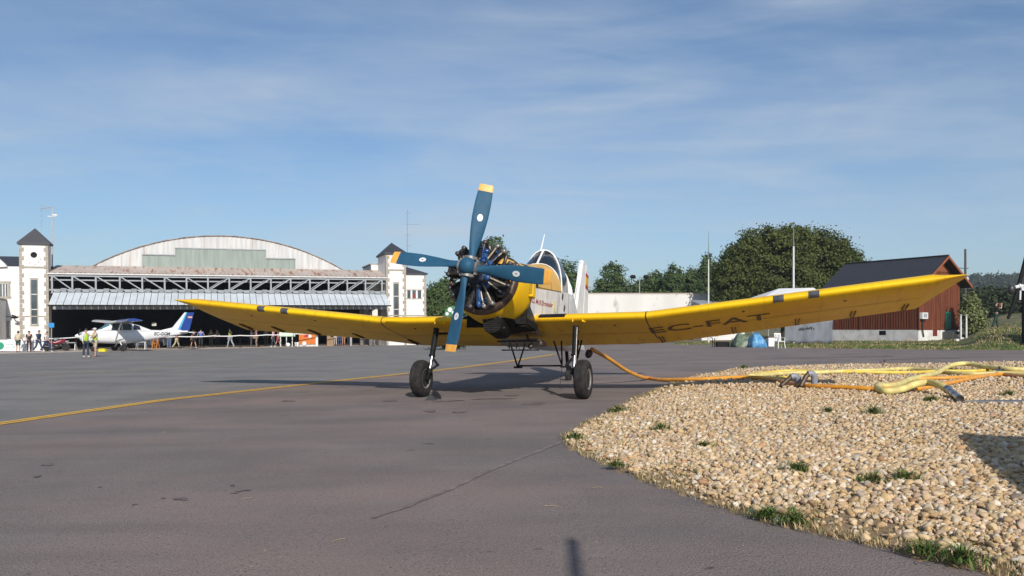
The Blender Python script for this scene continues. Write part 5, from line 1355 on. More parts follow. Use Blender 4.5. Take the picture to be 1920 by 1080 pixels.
person(pl(54.5, 65), R(-60), 1.68, 'person in black T-shirt and dark maroon trousers before the left tower', (.02, .02, .024), (.055, .018, .024), arms=((25, 6, 70), (8, 8, 15)))
person(pl(72, 64.8), R(-15), 1.78, 'person in teal and navy jacket and jeans walking right past the left tower', (.03, .055, .12), (.03, .06, .12), sleeves='long', stride=(24, -16), knees=(8, 26), arms=((-18, 8, 20), (20, 8, 25)), shoe=(.5, .5, .5), lean=4)
person(pl(87, 65), R(-10), 1.70, 'person in white top and jeans with red bag striding by the left tower corner', (.62, .62, .62), (.025, .04, .11), stride=(30, -26), knees=(6, 18), arms=((-30, 8, 20), (25, 8, 40)), shoe=(.6, .6, .6), lean=5, extra=bag((.16, .03, .03)))
VG = (.38, .60, .03)
person(pl(161, 50), R(-40), 1.74, 'person in yellow-green safety vest and dark jeans, left of the two marshals', (.66, .66, .66), (.025, .04, .075), sleeves='long', vest=VG, stride=(6, -5), arms=((35, 10, 60), (10, 10, 25)), shoe=(.62, .62, .64), group='marshals on the apron')
person(pl(178.5, 50.5), R(-130), 1.78, 'person in safety vest, beige shorts and white cap, right of the two marshals', (.60, .50, .44), (.52, .44, .34), sleeves='short', vest=VG, shorts=True, stride=(4, -5), arms=((40, 12, 75), (35, 10, 80)), cap=(.64, .62, .62), shoe=(.3, .16, .12), group='marshals on the apron')
PD = 77.0
person(pl(317, 74), R(100), 1.70, 'person in blue trousers mostly hidden behind the tail of the small white aircraft', (.05, .06, .10), (.10, .17, .30), arms=((5, 6, 10), (5, 6, 10)))
person(pl(331, 74), R(20), 1.68, 'person in cream trousers walking just right of the small aircraft tail', (.06, .05, .05), (.50, .43, .27), stride=(22, -18), knees=(6, 18))
person(pl(363, 76), R(160), 1.72, 'person in dark clothes with bare legs and white shoes left of the blue T-shirt', (.045, .03, .05), (.03, .025, .03), hair=(.30, .10, .05), shorts=True, stride=(18, -14), shoe=(.6, .58, .55))
person(pl(376.5, 76), R(110), 1.80, 'person in bright blue T-shirt and dark trousers seen from behind', (.055, .16, .50), (.018, .026, .03), arms=((5, 20, 20), (5, 22, 40)))
person(pl(395.5, 80), R(-90), 1.74, 'person in dim olive shirt standing in the hangar shade', (.14, .17, .08), (.12, .12, .09))
person(pl(407, 82), R(-70), 1.70, 'person in dark grey clothes deep in the hangar shade', (.10, .11, .12), (.06, .06, .065))
person(pl(431.5, 77.5), R(160), 1.80, 'person in lime green shirt and pale jeans walking by the barrier tape', (.30, .42, .05), (.32, .36, .42), stride=(16, -16), knees=(4, 18), arms=((-12, 10, 30), (14, 8, 20)), shoe=(.5, .45, .38))
person(pl(471, 78.5), R(30), 1.75, 'person with raised arm in pale shirt, left of the plaid shirt', (.42, .40, .46), (.05, .05, .06), arms=((60, 10, 60), (10, 8, 20)))
person(pl(480.5, 77.5), R(-150), 1.80, 'person in maroon plaid shirt and khaki trousers beside the tape', (.22, .10, .13), (.26, .20, .15), arms=((6, 14, 20), (6, 14, 20)), shoe=(.1, .06, .04))
person(pl(499, 82), R(-90), 1.75, 'person in grey top standing dimly behind the barrier right of the plaid shirt', (.20, .22, .22), (.07, .07, .075))
person(pl(512.5, 78), R(180), 1.74, 'person in pale pink shirt, dark trousers and white shoes', (.60, .40, .48), (.04, .05, .07), stride=(10, -10), shoe=(.66, .66, .62))
person(pl(521, 79), R(20), 1.66, 'person in red and pink top striding next to the pale pink shirt', (.46, .14, .16), (.30, .05, .07), shorts=True, stride=(20, -18), shoe=(.4, .36, .32))
person(pl(629, 80.5), R(90), 1.62, 'person in white shirt standing in the stalls right of the cardboard boxes', (.66, .62, .60), (.5, .45, .42))
person(pl(636.5, 80), R(-80), 1.66, 'person in navy clothes between the white shirt and the terracotta shirt', (.04, .06, .13), (.05, .08, .16))
person(pl(644, 81), R(-90), 1.66, 'person in terracotta shirt near the right end of the stalls', (.40, .15, .08), (.40, .20, .14))
person(pl(654, 81), R(-90), 1.66, 'person in black standing farthest right at the hangar stalls', (.02, .02, .022), (.025, .025, .03))
MP = (31.05, 52.4, 0); 
def camera_held(t, s, arm, che):
    q = MB(); c = (arm[0][3] + arm[1][3]) / 2 * s + Vector((.03, 0, .02)); q.box(c, (.07, .15, .09)); q.lathe([(0, .04), (.08, .045)], c + Vector((.03, 0, 0)), (1, 0, 0), 10); q.build('held_camera', m_black, t, smooth=0)
person((MP[0], MP[1], G(MP[0], MP[1])), R(-20), 1.78, 'person in black T-shirt and dark green trousers on the grass, both hands raised', (.012, .013, .018), (.018, .045, .035), stride=(10, -14), knees=(4, 6), arms=((62, 30, 108), (62, 30, 108)), group='people on the grass', extra=camera_held)

# ================================================================== SMALL WHITE AIRCRAFT
DL = R(40); AY = 66.0; axx = xat(219, AY)
lpn = empty('light_aircraft', (axx, AY, G(axx, AY)), 'small white high-wing aircraft with blue tail parked before the hangar', 'aircraft', (0, 0, pi + DL))
m_lw = M('white_gloss_paint', (.76, .76, .76), .3, c2=(.70, .70, .70), scale=2, coat=.3)
m_lb = M('deep_blue_paint', (.018, .055, .27), .3, c2=(.014, .045, .22), scale=2, coat=.3)
m_lc = M('sky_blue_paint', (.10, .42, .66), .3, coat=.3)
def osec(x, w, zb, zt, n=18, e=2.8):
    cz, h = (zb + zt) / 2, (zt - zb) / 2
    return [Vector((x, w * math.copysign(abs(cos(a)) ** (2 / e), cos(a)), cz + h * math.copysign(abs(sin(a)) ** (2 / e), sin(a)))) for a in [2 * pi * k / n for k in range(n)]]
SL = [(2.75, .20, 1.05, 1.40), (2.6, .40, .86, 1.55), (2.1, .50, .72, 1.66), (1.3, .56, .66, 1.72), (.7, .60, .62, 1.76), (-.5, .60, .60, 1.78), (-1.4, .54, .66, 1.78), (-2.6, .38, .88, 1.72), (-4.2, .22, 1.18, 1.66), (-5.6, .08, 1.42, 1.66)]
fu_ = MB().rings([osec(*q) for q in SL]).build('fuselage', m_lw, lpn, smooth=50)
cab = MB().rings([osec(x, w, zb, zt) for x, w, zb, zt in ((1.35, .50, 1.5, 1.74), (.62, .55, 1.4, 2.30), (-.6, .55, 1.4, 2.34), (-1.6, .48, 1.4, 2.12), (-2.5, .36, 1.4, 1.76))]).build('cabin', m_lw, lpn, smooth=50)
cg = MB()
for sd in (1, -1):
    for (xa, xb, ya, yb) in ((.55, -.22, .573, .573), (-.30, -.98, .573, .555)):
        cg = MB().prism([(xa, sd * ya, 1.70), (xb, sd * yb, 1.70), (xb, sd * (yb - .02), 2.20), (xa - (.12 if xa > .4 else 0), sd * (ya - .02), 2.20)], (0, -.006, 0), (0, .008, 0)); cg.build('side_window', m_glass, cab, smooth=0)
w_ = MB()
for sd in (1, -1): w_.prism([(-1.12, sd * .530, 1.74), (-1.72, sd * .478, 1.74), (-1.60, sd * .472, 2.02), (-1.16, sd * .520, 2.16)], (0, -.006, 0), (0, .012, 0))
w_.build('rear_window', m_glass, cab, smooth=0)
ws = MB().rings([osec(x, w, zb, zt) for x, w, zb, zt in ((1.30, .46, 1.6, 1.80), (.66, .53, 1.6, 2.29))]).build('windscreen', getm('blue_tinted_glass', (.05, .13, .18), .1, c2=(.08, .18, .24)), cab, smooth=50)
wg = MB(); FO = lambda y, c, xl, z: [Vector((xl - c * a, y, z + b_)) for a, b_ in ((0, 0), (.03, .06), (.15, .13), (.4, .15), (.75, .08), (1, .01), (.7, -.02), (.3, -.05), (.06, -.05))]
wg.rings([FO(-5.5, 1.1, .62, 2.44), FO(-5.2, 1.2, .66, 2.43), FO(-2.5, 1.62, .72, 2.36), FO(0, 1.62, .72, 2.28), FO(2.5, 1.62, .72, 2.36), FO(5.2, 1.2, .66, 2.43), FO(5.5, 1.1, .62, 2.44)])
wgo = wg.build('wing', m_lw, lpn, smooth=50)
for sd in (1, -1):
    q = MB(); sd_ = sd; q.rings([[p + Vector((0, 0, .006 if i < 6 else -.006)) for i, p in enumerate(FO(sd * y, c, xl, z))] for y, c, xl, z in ((2.5, 1.625, .725, 2.36), (5.2, 1.21, .665, 2.43), (5.52, 1.1, .625, 2.44))])
    if sd > 0: q.build('blue_wing_end', m_lb, wgo, smooth=50)
    MB().beam((.25, sd * .58, .82), (.30, sd * 2.5, 2.30), .10, .04).build('wing_strut', m_lw, lpn, smooth=0)
    gl = MB().tube([(-.15, sd * .45, .68), (-.15, sd * 1.18, .34)], [.05, .035], 8).build('main_leg', m_lw, lpn)
    ty_ = MB().lathe([(-.08, .12), (-.09, .22), (-.05, .265), (.05, .265), (.09, .22), (.08, .12)], (-.15, sd * 1.28, .265), (0, 1, 0), 20).build('wheel', m_rubber, gl)
    MB().lathe([(-.07, .03), (-.075, .13), (.075, .13), (.07, .03)], (-.15, sd * 1.28, .265), (0, 1, 0), 16).build('rim', m_lw, ty_)
gl = MB().tube([(1.65, 0, .8), (1.72, 0, .24)], .045, 8).build('nose_leg', m_lw, lpn); MB().lathe([(-.07, .1), (-.08, .18), (-.04, .22), (.04, .22), (.08, .18), (.07, .1)], (1.74, 0, .22), (0, 1, 0), 18).build('wheel', m_rubber, gl)
def vs_(poly, th, name, mat, par): return MB().prism([(x, 0, z) for x, z in poly], (0, -th, 0), (0, th, 0)).build(name, mat, par, smooth=0)
fn = vs_([(-3.3, 1.66), (-4.35, 1.92), (-5.35, 3.20), (-5.66, 3.20), (-5.05, 1.60)], .05, 'tail_fin', m_lw, lpn)
vs_([(-4.75, 1.72), (-5.45, 3.19), (-5.66, 3.19), (-5.05, 1.70)], .055, 'sky_blue_stripe', m_lc, fn)
vs_([(-4.95, 1.72), (-5.56, 3.205), (-6.12, 3.205), (-5.72, 1.64)], .058, 'rudder', m_lb, fn)
q = MB(); q.box((-5.78, .066, 2.80), (.36, .01, .10)); q.box((-5.78, -.066, 2.80), (.36, .01, .10)); fq = q.build('flag_mark', getm('flag_cream', (.70, .55, .40), .5), fn, smooth=0)
for dz_ in (.07, -.07): MB().box((-5.78 - dz_ * .2, 0, 2.80 + dz_), (.36, .142, .035)).build('flag_red_bar', getm('flag_red', (.45, .03, .03), .5), fq, smooth=0)
MB().rings([[Vector((-4.85 - c * a - .15 * abs(y) / 1.9, y, 1.52 + b_)) for a, b_ in ((0, 0), (.1, .035), (.5, .03), (1, 0), (.5, -.03), (.1, -.035))] for y, c in ((-1.95, .75), (0, 1.05), (1.95, .75))]).build('tailplane', m_lw, lpn, smooth=40)
sp_ = MB().lathe([(0, .19), (.12, .17), (.25, .09), (.30, .0)], (2.76, 0, 1.24), (1, 0, 0), 16).build('spinner', m_lw, lpn)
for sd in (1, -1): MB().beam((2.84, 0, 1.24), (2.84, sd * .78, 1.24 + sd * .55), .03, .15).build('propeller_blade', m_black, sp_, smooth=0)
vs, fs = text_mesh('EC-GGM', .36, .2, .01); wm = max(q[0] for q in vs)
for sd in (1, -1):
    t_ = MB(); out = []
    for a, c, _ in vs:
        x = (-2.75 - 1.35 * a / wm) if sd > 0 else (-4.1 + 1.35 * a / wm)
        out.append((x, sd * (interp(-x, (2.6, 4.2, 5.6), (.38, .22, .08)) + .012), 1.27 + c))
    t_.add(out, fs); t_.build('registration_lettering', getm('dark_print', (.02, .02, .025), .7), lpn, smooth=0)
MB().tube([(-.2, .1, 2.42), (-.45, .1, 2.85)], .012, 5).build('antenna', m_black, lpn)
# yellow chock by its nose
p = pl(192.5, 63.5); o = MB().prism([(-.28, 0, .02), (.28, 0, .02), (.2, 0, .26), (-.22, 0, .26)], (0, -.15, 0), (0, .15, 0)).build('wheel_chock', getm('chock_yellow', (.72, .62, .02), .5), smooth=0); o.location = p; tag(o, 'bright yellow wheel chock beside the small aircraft nose', 'chock')

# ================================================================== HANGAR FRONT CLUTTER
def blk(name, px0, px1, y0, y1, Y, dep, mat, label, cat, par=None):
    x0, x1 = xat(px0, Y), xat(px1, Y); z0, z1 = zat(y1, Y), zat(y0, Y); g0 = G((x0 + x1) / 2, Y)
    return x0, x1, z0, z1, g0
# banner on the left
BY = 66.0; x0, x1 = xat(-60, BY), xat(63, BY); g0 = G(x0, BY); zt = zat(637, BY) - g0
bn = empty('banner_board', (x0, BY, g0), 'low white banner board with a green disc along the terminal wall', 'banner')
W_ = x1 - x0; bb_ = MB().bb((0, -.02, .12), (W_, .02, zt)).build('board', m_tentw, bn, smooth=0)
for k in range(5): MB().beam((W_ * k / 4.0 * .98 + .05, .06, 0), (W_ * k / 4.0 * .98 + .05, .06, zt), .05, .05).build('post', m_galv, bn, smooth=0)
xa = xat(1, BY) - x0; MB().lathe([(0, .30), (.012, .30), (.013, 0)], (xa, -.022, zt * .52), (0, -1, 0), 22).build('green_disc', getm('banner_green', (.03, .30, .17), .6), bb_, smooth=0)
rt = random.Random(8)
for px_ in (12, 46):
    t_ = MB(); xa = xat(px_, BY) - x0
    for row_ in (.62, .40):
        xx_ = xa
        while xx_ < xa + .62: wv = rt.uniform(.05, .12); t_.box((xx_ + wv / 2, -.0225, zt * row_ + .03), (wv, .004, rt.uniform(.05, .10))); xx_ += wv + rt.choice((.015, .02, .06))
    t_.build('faded_print', getm('pale_green_print', (.30, .45, .38), .7), bb_, smooth=0)
# blue sign
SY = 67.5; x = xat(96.5, SY); g0 = G(x, SY); sg = empty('blue_sign', (x, SY, g0), 'plain blue sign on a thin post at the left corner of the hangar', 'sign')
MB().bb((-.23, -.03, zat(614, SY) - g0), (.23, .0, zat(605.5, SY) - g0)).build('panel', getm('sign_blue', (.03, .28, .62), .5), sg, smooth=0); MB().tube([(0, .03, 0), (0, .03, zat(606, SY) - g0)], .025, 8).build('post', m_galv, sg)
# motorbikes
def motorbike(px, Y, rz, col, label):
    t = empty('motorcycle', pl(px, Y), label, 'motorcycle', (0, 0, rz), 'motorcycles at the hangar corner')
    for x in (-.68, .70):
        w_ = MB().lathe([(-.05, .22), (-.06, .28), (-.03, .31), (.03, .31), (.06, .28), (.05, .22)], (x, 0, .31), (0, 1, 0), 20).build('wheel', m_rubber, t); MB().lathe([(-.03, .04), (-.035, .2), (-.03, .22), (.03, .22), (.035, .2), (.03, .04)], (x, 0, .31), (0, 1, 0), 14).build('rim', m_galv, w_)
    q = MB(); q.rings([osec(x, w, zb, zt, 12, 2.4) for x, w, zb, zt in ((-.95, .05, .78, .86), (-.6, .12, .62, .84), (-.1, .15, .55, .80), (.25, .16, .58, .98), (.5, .10, .66, .98), (.66, .05, .74, .96))]); q.build('fairing', flat(col, .3), t)
    MB().ell((.02, 0, .42), (.28, .16, .18)).build('engine', m_grime, t); MB().ell((-.35, 0, .86), (.36, .13, .06)).build('seat', m_black, t)
    q = MB(); q.tube([(.70, 0, .31), (.48, 0, 1.0)], .035, 8); q.build('fork', m_chrome, t); MB().tube([(.42, -.36, 1.06), (.46, 0, 1.02), (.42, .36, 1.06)], .018, 6).build('handlebar', m_black, t); MB().tube([(-.2, -.16, .3), (-.9, -.2, .42)], .05, 8).build('exhaust', m_chrome, t)
motorbike(106, 68.0, R(25), (.20, .015, .03), 'dark red motorcycle parked at the left hangar corner')
motorbike(112.5, 69.5, R(160), (.42, .42, .44), 'silver motorcycle just behind the dark red one')
# barrier tape on slim posts
def TP(px, py): 
    Y = lerp(69, 79.5, (px - 0) / 700.0); x = xat(px, Y); return Vector((x, Y, zat(py, Y)))
tp = empty('barrier_tape', (TP(0, 635).x, TP(0, 635).y, G(-30, 70)), 'white barrier tape strung on slim posts along the hangar front', 'barrier tape'); o0 = tp.location.copy()
tpx = [(-60, 639), (20, 636.8), (80, 634.8), (150, 631.8), (240, 632), (336, 631), (400, 629.8), (450, 629), (500, 627.8), (555, 626), (620, 625), (700, 623.5)]
rows = [[], [], []]
for i in range(len(tpx) - 1):
    a, c = TP(*tpx[i]), TP(*tpx[i + 1])
    for k in range(6):
        t_ = k / 6; p = a.lerp(c, t_); p.z -= .05 * 4 * t_ * (1 - t_)
        for r_, dz_ in zip(rows, (-.042, 0, .042)): r_.append(p + Vector((0, .012 * sin(9 * t_ + i), dz_)) - o0)
tpo = MB().grid(rows).build('tape', m_tentw, tp); md = tpo.modifiers.new('thick', 'SOLIDIFY'); md.thickness = .004
for i, (px_, py_) in enumerate(tpx):
    if i in (1, 3, 5, 7, 9, 11):
        p = TP(px_, py_) - o0; gz = G(p.x + o0.x, p.y + o0.y) - o0.z
        MB().tube([(p.x, p.y + .03, gz), (p.x, p.y + .03, p.z + .12)], .022, 8).lathe([(0, .15), (.03, .14), (.05, .03)], (p.x, p.y + .03, gz), (0, 0, 1), 12).build('post', m_black, tp)
# trestles in the opening at left
for i, px_ in enumerate((134, 265)):
    t = empty('trestle', pl(px_, 72), ('pale metal trestle frame left of the small aircraft nose', 'white trestle frame below the small aircraft fuselage')[i], 'trestle')
    q = MB()
    for sx in (-.35, .35):
        for sy in (-.2, .2): q.beam((sx, sy * .3, .62), (sx * 1.15, sy, 0), .05, .05)
    q.build('leg_frame', m_galv, t, smooth=0); MB().box((0, 0, .64), (.9, .12, .08)).build('top_bar', m_galv, t, smooth=0)
t = empty('step_ladder', pl(291, 73), 'small orange step ladder behind the small aircraft', 'ladder')
for sx in (-.2, .2): MB().beam((sx, -.2, 0), (sx, .1, .95), .05, .05).beam((sx, .45, 0), (sx, .12, .95), .04, .04).build('rail', getm('ladder_orange', (.60, .22, .03), .6), t, smooth=0)
for k in range(3): MB().box((0, -.14 + .09 * k, .25 + .27 * k), (.4, .1, .03)).build('step', getm('ladder_orange', (.60, .22, .03), .6), t, smooth=0)
# grey parked car in the hangar behind the aircraft
def small_car(px, Y, rz, col, label):
    t = empty('parked_car', pl(px, Y), label, 'car', (0, 0, rz)); c_ = MB(); c_.rings([sec(-2.0, .72, .3, .8), sec(-1.8, .84, .25, .95), sec(1.1, .86, .25, .98), sec(2.0, .78, .3, .7)]); c_.build('car_body', flat(col, .35), t)
    MB().rings([sec(-1.8, .70, .93, .98), sec(-1.2, .66, .93, 1.42), sec(.2, .66, .93, 1.46), sec(1.1, .72, .93, 1.0)]).build('cabin', m_glass, t); MB().bb((-1.15, -.55, 1.41), (.2, .55, 1.48)).build('car_roof', flat(col, .35), t)
    for sx in (-1.3, 1.3):
        for sy in (-.8, .8): MB().lathe([(-.1, .2), (-.1, .32), (.1, .32), (.1, .2)], (sx, sy, .32), (0, 1, 0), 16).build('wheel', m_rubber, t)
small_car(277, 78, R(190), (.28, .28, .32), 'grey parked car under the hangar roof behind the small aircraft')
small_car(123, 83, R(100), (.22, .02, .02), 'dark red car deep in the shade at the left end of the hangar')
x = xat(289, 80); g0 = G(x, 80); t = empty('notice_board', (x, 80, g0), 'small pale notice panel on a stand in the dark hangar', 'board'); MB().bb((-.22, -.02, zat(611, 80) - g0), (.22, .02, zat(604.5, 80) - g0)).build('panel', m_frame, t, smooth=0); MB().tube([(0, .03, 0), (0, .03, 2.0)], .02, 6).build('post', m_black, t)
# stalls
t = empty('market_table', pl(538.5, 78.5), 'trestle table under a pale green cloth at the hangar stalls', 'table'); wT = (552 - 526) / F * 78.5; hT = zat(622.5, 78.5) - t.location.z
rows = [[(-wT / 2 + wT * i / 16, -.38 - .015 * sin(i * 1.7), z) for i in range(17)] for z in (hT - .42, hT)] + [[(-wT / 2 + wT * i / 16, .38, z) for i in range(17)] for z in (hT, hT - .42)]
MB().grid(rows).build('table_cloth', getm('pale_green_cloth', (.46, .66, .46), .8, c2=(.56, .70, .56), scale=5), t)
for sx in (-.42, .0, .42): MB().tube([(sx * wT, -.25, 0), (sx * wT, -.25, hT - .05)], .045, 6).build('leg', m_tentw, t)
for px_, sz, lab in ((540, .20, 'white rounded sack on the ground under the green cloth table'), (556.5, .22, 'white bucket beside the green cloth table')):
    p = pl(px_, 78); q = MB()
    if px_ == 540: q.ell((0, 0, sz * .9), (sz * 1.1, sz, sz), 12, 8); nm = 'white_sack'
    else: q.lathe([(0, 0), (0, sz * .8), (.42, sz), (.42, sz * .9), (.36, 0)], (0, 0, 0), (0, 0, 1), 16); nm = 'white_bucket'
    o = q.build(nm, m_tentw); o.location = p; tag(o, lab, nm.split('_')[1])
t = empty('orange_stall', pl(576, 78.5), 'orange stall counter with a red top and white discs', 'stall'); w2 = 31 / F * 78.5
MB().bb((-w2 / 2, 0, .22), (w2 / 2, .9, 1.18)).build('counter', getm('stall_orange', (.62, .17, .02), .6), t, smooth=0); MB().prism([(-w2 * .22, -.02, .9), (w2 * .05, -.02, .9), (w2 * .30, -.02, 1.36), (0, -.02, 1.36)], (0, 0, 0), (0, .5, 0)).build('red_panel', getm('stall_red', (.5, .02, .03), .6), t, smooth=0)
for a, c, r_ in ((w2 * .17, .98, .16), (-w2 * .17, .28, .2)): MB().lathe([(0, r_), (.03, r_), (.04, 0)], (a, -.02, c), (0, -1, 0), 16).build('white_disc', m_tentw, t)
MB().bb((-w2 / 2, .1, 0), (w2 / 2, .8, .22)).build('base', m_frame, t, smooth=0)
x, Y, g0 = pl(594, 78.5); o = empty('white_bollard', (x, Y, g0), 'white bollard at the right end of the orange stall', 'bollard'); MB().tube([(0, 0, 0), (0, 0, .95)], .13, 12).build('shaft', m_tentw, o); MB().lathe([(0, .14), (.04, .14), (.07, .05)], (0, 0, .95), (0, 0, 1), 12).build('cap', m_galv, o)
for px_, hh, lab in ((617, 1.15, 'taller brown cardboard box in the stack of two'), (623, .85, 'shorter brown cardboard box leaning beside the taller one')):
    o = MB(); o.bb((-.16, -.2, 0), (.16, .2, hh)); o.bb((-.17, -.21, hh - .02), (.02, .21, hh + .015)); o.bb((-.012, -.202, .1), (.012, -.19, hh)); ob = o.build('cardboard_box', getm('cardboard', (.32, .21, .12), .85, c2=(.26, .17, .1)), smooth=0); ob.location = pl(px_, 79.5); tag(ob, lab, 'box')
x, Y, g0 = pl(658, 79); o = empty('white_bollard', (x, Y, g0), 'pale grey bollard right of the farthest people at the stalls', 'bollard'); MB().tube([(0, 0, 0), (0, 0, .85)], .11, 12).build('shaft', m_galv, o); MB().lathe([(0, .12), (.04, .12), (.07, .04)], (0, 0, .85), (0, 0, 1), 12).build('cap', m_galv, o)
# green and white sign seen between the engine and the annex
x, Y = xat(848, 78), 78; g0 = G(x, Y); t = empty('round_sign', (x, Y, g0), 'green round board with white patches behind the lowered propeller blade', 'sign'); zc = zat(589, 78) - g0
MB().lathe([(-.03, .80), (.03, .80), (.035, 0)], (.05, 0, zc), (0, -1, 0), 26).build('board', getm('board_green', (.035, .17, .06), .6), t, smooth=30); q = MB()
for a, c, r_ in ((-.26, .42, .22), (.32, .54, .19), (-.54, .03, .16), (.03, .16, .14), (.45, .13, .11)): q.lathe([(0, r_), (.012, r_), (.013, 0)], (.05 + a, -.036, zc + c), (0, -1, 0), 14)
q.build('white_patch', m_tentw, t); MB().tube([(.05, .06, 0), (.05, .06, zc)], .04, 8).build('post', m_galv, t)

# ================================================================== HOSES
m_hor = M('orange_hose_rubber', (.74, .33, .03), .45, c2=(.60, .26, .04), scale=5, detail=8, lo=.4, hi=.6)
m_hye = M('pale_yellow_hose_rubber', (.70, .60, .22), .5, c2=(.54, .45, .17), scale=5, detail=8, lo=.4, hi=.6)
m_hyb = M('bright_yellow_hose_rubber', (.78, .55, .07), .45, c2=(.64, .44, .07), scale=5, detail=8, lo=.4, hi=.6)
def hose(name, px, r, mat, label, start=None, k=7):
    P = []
    for q in px:
        x, y, z = gp(q[0], q[1], fn=lambda a, b_: H(a, b_) + r + (q[2] if len(q) > 2 else 0)); P.append(Vector((x, y, z)))
    if start: P = start + P
    o = MB().tube(catmull(P, k), r, 12).build(name, mat); tag(o, label, 'hose', 'hoses lying on the gravel'); return o, P
ps = plane.matrix_basis @ Vector((-2.0, 1.52, 1.33))
s1 = [Vector((1.86, 19.1, .97)), Vector((2.33, 19.8, .73)), Vector((2.92, 20.8, .38)), Vector((3.49, 21.8, .15))]
hose('orange_hose', ((1216, 708.5), (1240, 711.8), (1300, 711), (1400, 707.5), (1452, 712), (1504, 722.5), (1576, 726), (1634, 729), (1690, 730), (1730, 727.5), (1756, 723), (1790, 716), (1830, 707.5), (1877, 702), (1920, 706), (1990, 712)), .047, m_hor, 'long orange hose running from below the nearer wing across the gravel', start=s1)
hose('orange_hose', ((1640, 731), (1665, 722), (1700, 712.5), (1723, 710), (1780, 708.5), (1829, 706), (1860, 704), (1882, 699), (1960, 698)), .045, m_hor, 'shorter orange hose passing under the pale hose loop at the right')
hose('yellow_hose', ((1492, 708), (1440, 709), (1402, 706.5), (1412, 702.5), (1440, 698.5), (1480, 695.5), (1545, 696.5), (1640, 698), (1700, 698.5), (1770, 696), (1830, 695.5), (1880, 692), (1960, 694)), .043, m_hyb, 'bright yellow hose looping back at the far side of the elbow pipes')
hose('pale_hose', ((1400, 705.5), (1470, 700), (1530, 698.5), (1564, 697), (1648, 694), (1697, 691.3), (1745, 694.5), (1790, 699.5), (1830, 701), (1870, 700), (1930, 700)), .054, m_hye, 'pale yellow hose lying straight along the far side of the gravel')
oc, PP = hose('pale_hose', ((1960, 694), (1895, 692, .05), (1850, 688, .06), (1815, 682, .10), (1790, 683.5, .09), (1772, 690, .06), (1757, 699, .02), (1735, 705, .01), (1705, 712, 0), (1683, 721, 0), (1662, 724, 0), (1650, 722.5, .02), (1646, 728.5, 0), (1662, 733.5, 0), (1690, 730, .02), (1716, 720.5, .10), (1740, 717, .13), (1759, 721, .12), (1777, 730, .06)), .064, m_hye, 'thick pale yellow hose looped in front with a metal coupling end')
e0 = PP[-1]; e1 = Vector(gp(1800, 748, fn=lambda a, b_: H(a, b_) + .05)); dv = (e1 - e0)
cp = MB(); L = dv.length
cp.lathe([(-.03, .076), (.02, .078), (.03, .066), (L * .22, .062), (L * .23, .064), (L * .30, .064), (L * .31, .054), (L * .5, .054), (L * .51, .066), (L * .60, .066), (L * .61, .055), (L * .82, .055), (L * .84, .068), (L, .068), (L, .05), (L - .05, .045)], e0, dv, 20)
cp.build('hose_coupling', m_chrome, oc, smooth=30)
for (px_, py_, a, lab) in ((1876, 696, .5, 'nearer steel coupling with dark collar at the right ends of the hoses'), (1908, 694, .2, 'farther steel coupling with red collar at the right ends of the hoses')):
    p = Vector(gp(px_, py_, fn=lambda x_, y_: H(x_, y_) + .06)); t = empty('pipe_coupling', p, lab, 'coupling', (0, 0, a), 'steel couplings at the hose ends'); MB().lathe([(-.14, .045), (-.13, .062), (-.02, .062), (-.02, .05), (.05, .05), (.05, .07), (.12, .07), (.12, .05)], (0, 0, .0), (1, 0, 0), 18).build('coupling_body', m_chrome, t, smooth=30)
    MB().lathe([(.12, .058), (.30, .058)], (0, 0, 0), (1, 0, 0), 16).build('collar', flat((.10, .03, .025)), t); MB().box((-.05, 0, .08), (.05, .04, .09)).build('lever', m_exh, t, smooth=0)
# elbows sticking out of the gravel
m_pvc = M('grey_plastic_pipe', (.25, .265, .30), .5, c2=(.19, .205, .24), scale=6)
for (px_, py_, ht, dirx, lab, col) in ((1497, 725.5, .29, -1, 'left grey elbow pipe rising from the gravel', m_pvc), (1527, 726.5, .36, -.8, 'right taller grey elbow pipe rising from the gravel', m_pvc)):
    x, y, z = gp(px_, py_, fn=H); t = empty('elbow_pipe', (x, y, z), lab, 'pipe', group='elbow pipes in the gravel')
    P = [Vector((0, 0, -.1)), Vector((0, 0, ht - .16))] + [Vector((dirx * .10 * (1 - cos(a)), 0, ht - .16 + .10 * sin(a))) for a in (R(30), R(60), R(90), R(125))]
    if col is m_pvc and ht > .27: P += [Vector((dirx * .26, -.05, ht - .15)), Vector((dirx * .40, -.1, .03))]
    MB().tube(P[:6], .068, 16).build('elbow', col, t); 
    if len(P) > 6: MB().tube(P[5:], .05, 12).build('outlet_pipe', m_exh, t)
    MB().lathe([(0, .082), (.05, .082), (.05, .068)], (0, 0, .02), (0, 0, 1), 16).build('pipe_collar', m_pvc, t)
# flat grey slab and small odd things
x, y, z = gp(1880, 755, fn=H); o = MB().prism([(-.62, 0, 0), (-.2, .12, 0), (1.2, .18, 0), (1.2, -.16, 0), (.1, -.14, 0)], (0, 0, 0), (0, 0, .035)).build('metal_cover', getm('grey_cover_metal', (.15, .155, .17), .6), smooth=0); o.location = (x, y, z); tag(o, 'flat grey metal cover lying on the gravel below the hose ends', 'cover')
x, y, z = gp(1656, 688, fn=H); t = empty('dry_thistle', (x, y, z), 'dry dark thistle stalk standing at the far gravel edge', 'weed'); q = MB(); q.tube([(0, 0, 0), (.02, 0, .12), (.05, 0, .2)], .008, 5); q.tube([(0, 0, .05), (-.08, 0, .16)], .006, 5); q.ell((.05, 0, .2), (.05, .04, .04), 8, 6); q.ell((-.08, 0, .16), (.03, .03, .03), 8, 6); q.build('stalk', m_exh, t)
